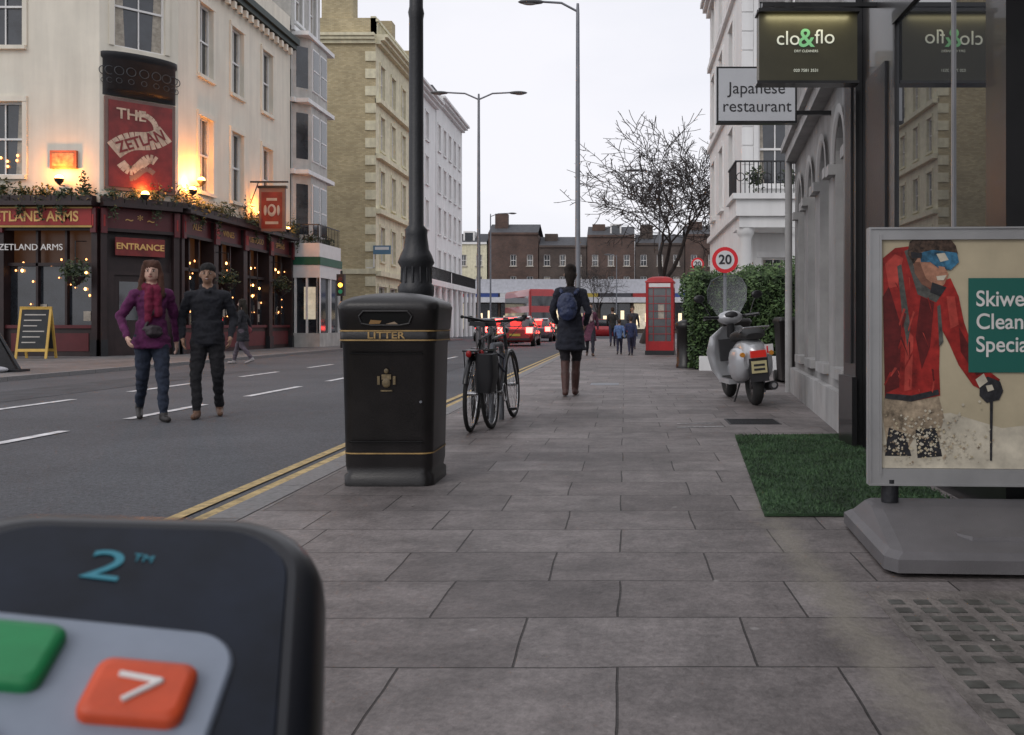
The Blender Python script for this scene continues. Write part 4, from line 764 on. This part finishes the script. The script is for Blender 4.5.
# ============================================================ people
def person(name,loc,yaw,H,c,pose,extra=None,vox=.011,hair='short',coat=None,scarf=False,female=False,bag=None,hands=True):
    s=H/1.75; rt=root(name,loc,yaw); P=[]
    def limb(a,ra,b_,rb_,tag): P.append(('l',V(a),ra,V(b_),rb_,tag))
    def ell(cc,r,tag): P.append(('e',V(cc),r,tag))
    def loft(secs,tag): P.append(('t',secs,tag))
    sh=.165 if female else .19
    ln=pose.get('lean',0)
    wz=.13 if female else .15
    loft([((0,0,.82),.155,.115),((0,0,.93),.165 if female else .155,.12),((0,0,1.06),wz,.1),((0,ln*.3,1.2),wz+.015,.115),((0,ln*.6,1.34),.165 if female else .185,.12),((0,ln*.8,1.43),.14,.09),((0,ln,1.47),.075,.065)],'top')
    for q,sx in(('L',-1),('R',1)):
        e=pose[q+'e'];w=pose[q+'w'];k=pose[q+'k'];a=pose[q+'a']
        limb((sx*.1,ln*.8,1.40),.07,(sx*sh,ln*.8,1.39),.064,'top'); limb((sx*sh,ln*.8,1.39),.062,e,.05,'top'); limb(e,.048,w,.036,'top')
        hip=(sx*.085,0,.9); limb(hip,.1,k,.066,'leg'); limb(k,.064,a,.042,'boot' if c.get('boot_high') else 'leg')
        if c.get('boot_high'): limb((V(k)*.55+V(a)*.45),.062,a,.048,'boot')
        else: limb(k,.064,V(k).lerp(V(a),.85),.052,'leg')
        A=V(a); tz=pose.get(q+'tz',.03); y2=A.y+.16 if tz<.05 and A.z<.2 else A.y+.10
        limb((A.x,A.y-.03,max(.04,A.z-.045)),.04,(A.x+sx*.02,y2,.035 if A.z<.2 else tz),.033,'boot'); limb(A,.045,(A.x,A.y-.03,max(.04,A.z-.045)),.042,'boot')
        if hands:
            W=V(w); d=(W-V(e)).normalized(); f=V((0,1,0)); f=(f-d*f.dot(d)).normalized(); n=d.cross(f)
            limb(W,.026,W+d*.03,.028,'skin'); pc=W+d*.065
            limb(pc-f*.022-d*.02,.019,pc-f*.022+d*.03,.018,'skin'); limb(pc+f*.02-d*.02,.019,pc+f*.02+d*.03,.018,'skin')
            inw=n*(-sx) if n.x*sx>0 else n*sx
            if inw.x*sx>0: inw=-inw
            for i,(o,l_) in enumerate(((-.03,.055),(-.01,.07),(.011,.075),(.031,.066))):
                b0=pc+f*o+d*.035; b1=b0+d*l_*.55+inw*.006; b2=b1+d*l_*.4+inw*.022; limb(b0,.0105,b1,.0095,'skin'); limb(b1,.0095,b2,.008,'skin')
            t0=pc+f*.025-d*.01; limb(t0,.013,t0+f*.03+d*.03+inw*.01,.0105,'skin'); limb(t0+f*.03+d*.03+inw*.01,.0105,t0+f*.034+d*.06+inw*.018,.009,'skin')
    hy=ln+.015; tn=pose.get('turn',0)
    limb((0,ln,1.44),.055,(0,hy,1.56),.05,'skin')
    R=Matrix.Rotation(math.radians(tn),3,'Z')
    def hp(x,y,z): v=R@V((x,y,0)); return V((v.x,v.y+hy,z))
    ell(hp(0,-.01,1.655),(.076,.095,.1),'skin'); ell(hp(0,.025,1.60),(.058,.065,.075),'skin'); ell(hp(0,.055,1.565),(.03,.03,.025),'skin')
    limb(hp(0,.09,1.65),.010,hp(0,.108,1.617),.014,'skin')
    for x in(-.077,.077): ell(hp(x,-.005,1.63),(.014,.02,.03),'skin')
    cap=lambda: (ell(hp(0,-.022,1.702),(.084,.102,.078),'hair'),)
    if hair=='short': cap(); ell(hp(0,-.045,1.66),(.082,.075,.09),'hair')
    if hair=='bun': cap(); ell(hp(0,-.05,1.63),(.082,.075,.1),'hair'); ell(hp(0,-.085,1.735),(.055,.05,.045),'hair'); limb(hp(0,-.055,1.6),.068,hp(0,-.05,1.52),.055,'hair')
    if hair=='long':
        cap(); ell(hp(0,-.055,1.63),(.09,.07,.11),'hair')
        for x in(-1,1): limb(hp(x*.055,.02,1.735),.034,hp(x*.088,.015,1.62),.030,'hair'); limb(hp(x*.088,.015,1.62),.032,hp(x*.115,.055,1.38),.028,'hair')
        limb(hp(0,-.07,1.6),.075,hp(0,-.09,1.40),.07,'hair')
    if coat:
        z,w,d=coat; loft([((0,0,z),w,d),((0,0,z+.1),w*.97,d*.98),((0,0,.95),.17,.13),((0,0,1.1),wz+.02,.118)],'top')
    if scarf:
        for i in range(10):
            t=i*2*math.pi/10; limb((.085*math.cos(t),ln+.08*math.sin(t),1.465+.015*math.sin(3*t)),.034,(.085*math.cos(t+.63),ln+.08*math.sin(t+.63),1.465),.034,'scarf')
        limb((.03,ln+.1,1.44),.045,(.05,.135,1.12),.04,'scarf'); limb((-.03,ln+.1,1.44),.045,(-.045,.13,1.18),.045,'scarf')
    if c.get('collar'):
        limb((-.06,ln-.02,1.49),.035,(-.02,ln+.07,1.44),.03,'top'); limb((.06,ln-.02,1.49),.035,(.02,ln+.07,1.44),.03,'top'); limb((-.06,ln-.03,1.5),.035,(.06,ln-.03,1.5),.035,'top')
    if bag=='back':
        ell((-.04,-.17,1.2),(.14,.08,.19),'bag'); ell((-.04,-.22,1.12),(.10,.045,.11),'bag'); limb((-.12,-.11,1.38),.018,(-.13,.02,1.455),.018,'bag'); limb((.07,-.12,1.38),.018,(.12,.02,1.455),.018,'bag')
    if bag=='hip':
        ell((.0,.17,.98),(.09,.045,.07),'bag'); limb((-.12,.09,1.4),.012,(0,.15,1.2),.012,'bag'); limb((0,.15,1.2),.012,(.1,.15,1.0),.012,'bag')
    if bag=='side': ell((.24,-.02,.92),(.05,.14,.14),'bag'); limb((.2,-.02,1.0),.012,(.17,0,1.46),.012,'bag')
    mb=MB(); dm=M('tmp_white',(1,1,1))
    for p in P:
        if p[0]=='l': mb.cyl(p[1],p[3],p[2],p[4],dm,14); mb.ell(p[1],(p[2],)*3,dm,12,8); mb.ell(p[3],(p[4],)*3,dm,12,8)
        elif p[0]=='e': mb.ell(p[1],p[2],dm,20,14)
        else: mb.loft([[(cc[0]+rx*math.cos(2*math.pi*i/24),cc[1]+ry*math.sin(2*math.pi*i/24),cc[2]) for i in range(24)] for cc,rx,ry in p[1]],dm)
    tmp=mb.finish('tmp'); r_=tmp.modifiers.new('r','REMESH'); r_.mode='VOXEL'; r_.voxel_size=vox; sm=tmp.modifiers.new('s','SMOOTH'); sm.iterations=3; sm.factor=.5
    dg=bpy.context.evaluated_depsgraph_get(); me=bpy.data.meshes.new_from_object(tmp.evaluated_get(dg)); bpy.data.objects.remove(tmp)
    nv=len(me.vertices); co=np.empty(nv*3); me.vertices.foreach_get('co',co); co=co.reshape(-1,3)
    nf=len(me.polygons); fc=np.empty(nf*3); me.polygons.foreach_get('center',fc); fc=fc.reshape(-1,3)
    tags=['skin','top','leg','boot','hair','scarf','bag']; best=np.full(nf,1e9); lab=np.zeros(nf,int)
    for p in P:
        if p[0]=='l':
            a=np.array(p[1]);b_=np.array(p[3]);d=b_-a; t=np.clip(((fc-a)@d)/max(1e-9,d@d),0,1); ds=np.linalg.norm(fc-(a+t[:,None]*d),axis=1)-(p[2]+(p[4]-p[2])*t); tg=p[5]
        elif p[0]=='e':
            r=np.array(p[2]); ds=(np.linalg.norm((fc-np.array(p[1]))/r,axis=1)-1)*r.min(); tg=p[3]
        else:
            ss=sorted(p[1],key=lambda q:q[0][2]); zs=[q[0][2] for q in ss]; z=fc[:,2]
            cx=np.interp(z,zs,[q[0][0] for q in ss]);cy=np.interp(z,zs,[q[0][1] for q in ss]);rx=np.interp(z,zs,[q[1] for q in ss]);ry=np.interp(z,zs,[q[2] for q in ss])
            ds=(np.sqrt(((fc[:,0]-cx)/rx)**2+((fc[:,1]-cy)/ry)**2)-1)*np.minimum(rx,ry)
            out=np.maximum(zs[0]-z,0)+np.maximum(z-zs[-1],0); ds=np.where(out>0,np.maximum(ds,0)+out,ds); tg=p[2]
        if tg in('scarf','bag'): ds=ds-.004
        if tg=='hair': ds=ds-.0025
        k=ds<best; best[k]=ds[k]; lab[k]=tags.index(tg)
    vl=np.zeros(nv,int)
    for i,p in enumerate(me.polygons):
        for v in p.vertices: vl[v]=lab[i]
    me.update()
    nr=[v.normal.copy() for v in me.vertices]
    for i in range(nv):
        t=vl[i]
        if t in(1,2,4,5,6):
            q=V(co[i]); 
            if t==4: a=.008*noise.noise(V((q.x*45,q.y*45,q.z*12)))
            else: a=.014*noise.noise(V((q.x*9,q.y*9,q.z*18)))+.006*noise.noise(q*34)
            co[i]+=np.array(nr[i])*a
    me.vertices.foreach_set('co',(co*s).reshape(-1))
    me.materials.clear()
    sk=M('skin_%.2f'%c['skin'][0],c['skin'],.55,var=.06)
    def cm(t): 
        cc=c.get(t,c['top']); return M('cloth_%s_%.3f_%.3f_%.3f'%(t,*cc),cc,.5 if t in('boot','bag') else .9,var=.3,ns=14,bump=.35,bs=150 if t!='hair' else 90)
    for t in tags: me.materials.append(sk if t=='skin' else cm(t))
    me.polygons.foreach_set('material_index',lab.tolist()); me.polygons.foreach_set('use_smooth',[True]*nf); me.update()
    ob=bpy.data.objects.new('body',me); sc.collection.objects.link(ob); ob.parent=rt
    f=MB(); f.M=Matrix.Scale(s,4)
    ew=M('eye_white',(.6,.58,.55),.3); ed=M('eye_dark',(.02,.012,.01),.2); lip=M('lips',(.3,.09,.08),.5)
    for x in(-.03,.03):
        f.ell(hp(x,.076,1.648),(.014,.008,.007),ew,8,6); f.ell(hp(x,.081,1.648),(.008,.005,.008),ed,8,6); f.ell(hp(x,.082,1.667),(.018,.006,.004),M('brow',(.04,.022,.015),.8),8,5)
    f.ell(hp(0,.088,1.585),(.024,.008,.007),lip,10,6)
    if c.get('smile'): f.ell(hp(0,.094,1.586),(.017,.004,.004),ew,8,5)
    f.finish('face_features',rt)
    return rt
walkR=dict(Ra=(.08,.26,.08),Rk=(.085,.17,.49),La=(-.08,-.27,.15),Lk=(-.085,.0,.48),Ltz=.03,Le=(-.24,.03,1.13),Lw=(-.235,.2,.95),Re=(.25,-.1,1.13),Rw=(.27,-.13,.89),lean=.015)
def mirror(p):
    q=dict(p)
    for k in('a','k','e','w'):
        l,r=p['L'+k],p['R'+k]; q['L'+k]=(-r[0],r[1],r[2]); q['R'+k]=(-l[0],l[1],l[2])
    return q
walkL=mirror(walkR)
w1=dict(walkL); w1['turn']=-18; w1['Rw']=(.26,.16,.93); w1['Re']=(.30,-.04,1.14)
person('woman_walking',(-5.13,9.75,-.08),216,1.71,dict(skin=(.55,.34,.26),top=(.11,.016,.08),leg=(.02,.028,.05),boot=(.02,.016,.015),hair=(.075,.03,.018),scarf=(.17,.01,.04),bag=(.03,.02,.025),boot_high=False),w1,hair='long',coat=(.80,.20,.15),scarf=True,female=True,bag='hip')
mp_=dict(Ra=(.10,.14,.08),Rk=(.11,.1,.49),La=(-.11,-.18,.11),Lk=(-.11,.02,.49),Le=(-.28,-.05,1.14),Lw=(-.25,.09,.93),Re=(.28,-.05,1.14),Rw=(.25,.08,.92),lean=.0,turn=0)
person('man_walking',(-4.66,10.05,-.08),200,1.70,dict(skin=(.30,.17,.11),top=(.013,.014,.02),leg=(.014,.014,.017),boot=(.16,.085,.05),hair=(.010,.009,.009),collar=True,smile=True),mp_,hair='short',coat=(.84,.185,.14))
bw=dict(Ra=(.06,.13,.09),Rk=(.075,.12,.49),La=(-.06,-.14,.10),Lk=(-.07,.0,.48),Le=(-.24,.0,1.14),Lw=(-.2,.2,1.0),Re=(.24,-.02,1.13),Rw=(.20,.17,.98),lean=.01)
person('woman_with_backpack',(-.73,12.04,0),2,1.74,dict(skin=(.5,.32,.24),top=(.014,.016,.027),leg=(.016,.014,.018),boot=(.07,.026,.02),hair=(.018,.012,.009),bag=(.018,.03,.085),boot_high=True),bw,hair='bun',coat=(.62,.205,.165),female=True,bag='back')
person('pedestrian_woman',(-10.15,23.9,-.08),95,1.7,dict(skin=(.4,.25,.2),top=(.02,.02,.025),leg=(.1,.08,.1),boot=(.3,.28,.28),hair=(.02,.015,.01),bag=(.25,.05,.06)),walkR,hair='long',coat=(.62,.2,.16),female=True,bag='side',vox=.016,hands=False)
person('pedestrian_woman',(-1.07,27.5,0),185,1.62,dict(skin=(.45,.28,.2),top=(.12,.04,.07),leg=(.02,.02,.03),boot=(.05,.03,.02),hair=(.04,.03,.02),bag=(.3,.25,.22),scarf=(.4,.3,.3)),walkL,hair='bun',coat=(.5,.21,.17),female=True,bag='side',scarf=True,vox=.016,hands=False)
for x,y,h,ct,yw in((-.18,28.8,1.12,(.12,.2,.4),0),(.18,28.0,1.2,(.03,.04,.1),5),(.3,36,1.7,(.05,.05,.06),180),(-.55,40,1.72,(.03,.03,.03),0),(-12.3,46.5,1.7,(.25,.03,.04),170),(-12.8,44,1.75,(.03,.03,.04),0)):
    person('child_walking' if h<1.3 else 'pedestrian',(x,y,0),yw,h,dict(skin=(.45,.28,.2),top=ct,leg=(.03,.03,.06),boot=(.04,.03,.03),hair=(.05,.03,.02)),walkR if random.random()<.5 else walkL,hair='short',vox=.02,hands=False)
# ============================================================ poster stand
ps=root('poster_stand',(1.09,4.05,0),-3); mb=MB(); alu=M('aluminium_frame',(.40,.40,.40),.4,.5)
W=1.0;z0=.235;z1=1.385
mb.box(0,W,-.02,.02,z0,z1,M('poster_back',(.3,.3,.3),.6))
for a in((0,.055,z0,z1),(W-.055,W,z0,z1),(.0551,W-.0551,z0,z0+.075),(.0551,W-.0551,z1-.055,z1)):
    mb.box(a[0],a[1],-.036,-.0205,a[2],a[3],alu)
for a in((0.0,.008,z0,z1),(.0081,W,z0,z0+.008),(.0081,W,z1-.008,z1),(.047,.0549,z0+.05,z1-.03)): mb.box(a[0],a[1],-.044,-.0365,a[2],a[3],alu)
mb.cyl((.1,.0,.1),(.1,.0,.26),.038,.038,iron,12); mb.cyl((.88,.0,.1),(.88,.0,.26),.038,.038,iron,12)
PX=lambda u,v:((u-870)/222.,(487-v)/222.*1.0+.235)
def poly(pts,m,k):
    mb.add([(PX(u,v)[0],-.0225-k*.0009,PX(u,v)[1]) for u,v in pts],[tuple(range(len(pts)))],m)
def pm_(n,c,**k): return M(n,c,.4,spec=.35,**k)
pbg=pm_('poster_sky',(.52,.45,.31),var=.14,ns=3); psn=pm_('poster_snow',(.60,.55,.44),var=.25,ns=9); pred=pm_('poster_jacket_red',(.33,.022,.018),var=.5,ns=16); pdr=pm_('poster_jacket_shade',(.12,.012,.012),var=.4,ns=20); plr=pm_('poster_jacket_light',(.48,.06,.045),var=.35,ns=16)
psk=pm_('poster_skin',(.45,.22,.14),var=.3,ns=30); psk2=pm_('poster_skin_dark',(.22,.10,.065),var=.3,ns=30); phel=pm_('poster_helmet',(.08,.05,.035),var=.8,ns=60); pgog=pm_('poster_goggle',(.05,.18,.30),var=.8,ns=20); pgl=pm_('poster_glove',(.03,.03,.035),var=.5,ns=50); ppa=pm_('poster_trousers',(.38,.30,.21),var=.6,ns=22); teal=pm_('poster_teal',(.018,.13,.105),var=.04); pgr=pm_('poster_pack',(.10,.10,.09),var=.5,ns=30)
poly([(882,470),(1080,470),(1080,240),(882,240)],pbg,0)
poly([(882,470),(1080,470),(1080,432),(1040,425),(1000,430),(950,415),(900,422),(882,418)],psn,1)
poly([(886,392),(938,396),(944,420),(936,448),(915,440),(908,452),(888,446),(884,420)],ppa,2)
poly([(890,430),(906,436),(912,458),(886,458)],pgl,3); poly([(916,432),(936,430),(942,458),(918,460)],pgl,3)
poly([(884,262),(896,252),(912,250),(921,262),(927,282),(938,286),(950,282),(958,300),(963,325),(972,352),(985,372),(998,382),(990,397),(972,388),(958,368),(948,345),(940,330),(939,372),(940,398),(912,404),(886,400)],pred,4)
poly([(884,300),(890,290),(902,330),(900,390),(886,396)],pdr,5); poly([(921,300),(934,306),(930,350),(922,372),(916,340)],pdr,5); poly([(958,330),(966,345),(985,375),(975,378),(960,355)],pdr,5); poly([(905,255),(912,252),(926,290),(940,300),(936,306),(918,298)],pgr,5)
poly([(886,268),(896,258),(904,262),(898,290),(890,292)],plr,5); poly([(946,300),(954,300),(958,328),(950,332)],plr,5); poly([(906,330),(914,340),(912,392),(905,394)],plr,5); poly([(887,396),(912,398),(938,392),(939,397),(912,404),(886,401)],pgl,5.5); poly([(937,310),(940,308),(943,345),(939,350)],pgr,5.5); poly([(898,270),(902,268),(911,330),(908,350),(903,320)],pgr,5.6)
for _ in range(26):
    u=random.uniform(890,935); v=random.uniform(275,392); l_=random.uniform(8,22); w_=random.uniform(1,2.6); d_=random.uniform(-.5,.5)
    poly([(u,v),(u+w_,v+1),(u+l_*d_+w_*.4,v+l_),(u+l_*d_,v+l_-2)] if v+l_<396 else [(u,v),(u+w_,v),(u+w_,v+4)],random.choice([pdr,plr,pred]),5.7+random.random()*.2)
poly([(912,262),(918,254),(940,262),(948,278),(944,288),(936,294),(924,288),(916,276)],psk,6); poly([(914,266),(920,266),(926,282),(936,290),(934,294),(922,288),(915,277)],psk2,6.5)
poly([(908,258),(910,246),(920,238),(936,236),(948,241),(955,250),(957,258),(940,254),(922,256),(914,268)],phel,7)
poly([(920,257),(932,254),(956,257),(958,266),(950,274),(938,272),(930,266),(921,266)],pgog,8); poly([(936,258),(944,257),(948,264),(940,266)],psn,8.3); poly([(911,256),(922,257),(922,262),(912,262)],pgl,8.1); poly([(936,280),(946,279),(943,284),(937,284)],psn,8); poly([(938,270),(944,271),(946,276),(940,277)],psk,8.1)
poly([(978,384),(986,379),(998,384),(1001,393),(997,402),(985,405),(978,398)],pgl,6); poly([(988,398),(991,398),(990,462),(988,462)],pgl,7); poly([(974,382),(982,376),(986,384),(978,390)],psn,7); poly([(984,388),(990,387),(992,392),(986,394)],psn,7.5)
poly([(932,286),(946,291),(940,300),(930,296)],pgl,7)
poly([(967,375),(1074,375),(1074,282),(967,282)],teal,9)
for _ in range(420):
    u=random.gauss(922,30); v=random.gauss(442,13); 
    if 884<u<1000 and 400<v<466: r=random.uniform(.5,1.8); poly([(u-r,v),(u,v-r),(u+r,v),(u,v+r)],random.choice([psn,psn,ppa,pbg]),9.5+random.random())
base=M('grey_plastic_base',(.13,.125,.13),.6,var=.2,bump=.15,bs=150)
def bs_(x0,x1,y0,y1,z): return [(x,y,z) for x,y in((x0+.04,y0),(x1-.04,y0),(x1,y0+.06),(x1,y1-.06),(x1-.04,y1),(x0+.04,y1),(x0,y1-.06),(x0,y0+.06))]
mb.loft([bs_(-.07,1.1,-.68,.24,.02),bs_(-.07,1.1,-.68,.24,.07),bs_(-.04,1.07,-.64,.20,.09),bs_(.0,.97,-.14,.12,.15),bs_(.02,.95,-.1,.08,.155)],base,False)
mb.loft([bs_(.25,.8,-.52,-.30,.085),bs_(.26,.79,-.51,-.29,.12)],base,False)
for x in(-.02,1.0):
    for y in(-.6,.16): mb.cyl((x-.02,y,.035),(x+.02,y,.035),.035,.035,rubber,10)
mb.finish('stand',ps)
for i,tx in enumerate(('Skiwear','Cleaning','Special')): text(ps,'poster_text_%d'%i,tx,.098,TS(PX(974,0)[0],-.033,PX(0,303+i*22.5)[1]),whitet,.0003,'LEFT',bold=.0012,sx=.92)
# ============================================================ payment terminal
C=V((-.0846,.26,.95-.0555)); a=V((-.929,-.354,.109)).normalized(); b_=V((.271,-.842,-.467)); b_=(b_-a*b_.dot(a)).normalized(); n=a.cross(b_)
pt=root('card_payment_terminal'); 
T=Matrix(((-a.x,-b_.x,n.x,C.x),(-a.y,-b_.y,n.y,C.y),(-a.z,-b_.z,n.z,C.z),(0,0,0,1))); pt.matrix_world=T
mb=MB(); tb=M('terminal_black',(.010,.011,.015),.3,var=.1,spec=.4); ts=M('terminal_screen',(.010,.015,.028),.35,var=.5,ns=25,spec=.22); tg_=M('terminal_grey_plate',(.25,.29,.36),.5,var=.08,ns=60); tgr=M('terminal_green_key',(.015,.25,.08),.5,var=.12,ns=120); tor=M('terminal_orange_key',(.66,.085,.025),.5,var=.12,ns=120); tc_=M('lcd_cyan',(.02,.16,.22),.4,em=(.02,.25,.33),es=.2)
def rnd(w,h,r,z,cx,cy): return rr(w,h,r,z,8,cx,cy)
w,h=.098,.17; cx,cy=-w/2,-h/2+.004
mb.loft([rnd(w-.004,h-.004,.026,-.036,cx,cy),rnd(w,h,.028,-.03,cx,cy),rnd(w,h,.028,-.012,cx,cy),rnd(w-.002,h-.002,.027,-.007,cx,cy),rnd(w-.006,h-.006,.025,-.003,cx,cy),rnd(w-.012,h-.012,.022,-.0008,cx,cy),rnd(w-.018,h-.018,.019,0,cx,cy)],tb)
mb.loft([rnd(w-.022,h-.022,.018,.0001,cx,cy),rnd(w-.023,h-.023,.018,.0005,cx,cy)],ts)
mb.M=Matrix.Translation((-.0200,-.0465,0))@Matrix.Rotation(math.radians(-9),4,'Z')
mb.loft([rnd(.066,.10,.010,.0004,-.033,-.05),rnd(.066,.10,.010,.0014,-.033,-.05),rnd(.064,.098,.009,.0019,-.033,-.05)],tg_)
def key(x,y,m,w=.0205,h=.0155):
    mb.M=Matrix.Translation((x,y,.0015))@Matrix.Rotation(math.radians(-9),4,'Z')
    mb.loft([rr(w,h,.003,0,5),rr(w,h,.003,.0022,5),rr(w-.001,h-.001,.0028,.0032,5),rr(w-.004,h-.004,.002,.0036,5)],m)
key(-.0392,-.0635,tor); key(-.0675,-.0522,tgr,.021,.017); key(-.047,-.087,tg_); key(-.074,-.077,tg_)
mb.M=Matrix.Translation((-.0392,-.0635,.0053))@Matrix.Rotation(math.radians(5),4,'Z')
mb.tube([(-.004,.0036,0),(.004,.0006,0),(-.003,-.0034,0)],.0007,wpaint,8)
mb.M=Matrix.Identity(4); mb.finish('body',pt)
text(pt,'screen_digits','2',.0145,Matrix.Translation((-.0535,-.0225,.0008))@Matrix.Rotation(math.radians(-10),4,'Z'),tc_,.0001,bold=0,sx=1.35); text(pt,'screen_units','TM',.0035,Matrix.Translation((-.0455,-.0195,.0008))@Matrix.Rotation(math.radians(-10),4,'Z'),tc_,.0001)
tbn=root('cafe_table',(-.15,-.2,0)); mb=MB(); tw=M('table_wood',(.12,.07,.04),.5)
mb.box(-.3,.3,-.3,.3,.735,.765,tw); mb.cyl((0,0,0),(0,0,.735),.03,.03,iron); mb.cyl((0,0,0),(0,0,.02),.22,.22,iron,20); mb.finish('table',tbn)
# ============================================================ world / light
w=bpy.data.worlds.new('World'); sc.world=w; w.use_nodes=True; N=w.node_tree.nodes; L=w.node_tree.links
bg=N['Background']; bg.inputs[1].default_value=.12
sk=N.new('ShaderNodeTexSky'); sk.sky_type='NISHITA'; sk.sun_disc=False; sk.sun_elevation=math.radians(38); sk.sun_rotation=math.radians(215); sk.dust_density=3
tc=N.new('ShaderNodeTexCoord'); mp=N.new('ShaderNodeMapping'); mp.inputs['Scale'].default_value=(1,1,3); L.new(tc.outputs['Generated'],mp.inputs[0])
nz=N.new('ShaderNodeTexNoise'); nz.inputs['Scale'].default_value=1.6; nz.inputs['Detail'].default_value=6; L.new(mp.outputs[0],nz.inputs[0])
cr=N.new('ShaderNodeValToRGB'); cr.color_ramp.elements[0].position=.3; cr.color_ramp.elements[0].color=(6.9,7.05,7.7,1); cr.color_ramp.elements[1].position=.65; cr.color_ramp.elements[1].color=(8.2,8.15,8.6,1); L.new(nz.outputs[0],cr.inputs[0])
mx=N.new('ShaderNodeMix'); mx.data_type='RGBA'; mx.inputs[0].default_value=.95; L.new(sk.outputs[0],mx.inputs[6]); L.new(cr.outputs[0],mx.inputs[7]); L.new(mx.outputs[2],bg.inputs[0])
sl=bpy.data.lights.new('sun','SUN'); sl.energy=.6; sl.angle=math.radians(25); sl.color=(1,.95,.9); so_=bpy.data.objects.new('sun',sl); sc.collection.objects.link(so_)
az=math.radians(215); el=math.radians(38); d=V((math.sin(az)*math.cos(el),math.cos(az)*math.cos(el),math.sin(el))); so_.rotation_euler=d.to_track_quat('Z','Y').to_euler(); so_.location=(0,0,30)
cam=bpy.data.cameras.new('camera'); co_=bpy.data.objects.new('camera',cam); sc.collection.objects.link(co_); co_.location=(0,0,.95); co_.rotation_euler=(math.radians(90),0,0)
cam.sensor_width=36; cam.lens=900/1024*36; cam.shift_x=-113/1024; cam.shift_y=-42.5/1024; cam.clip_start=.02; cam.clip_end=3000
cam.dof.use_dof=True; cam.dof.focus_distance=9; cam.dof.aperture_fstop=26
sc.camera=co_
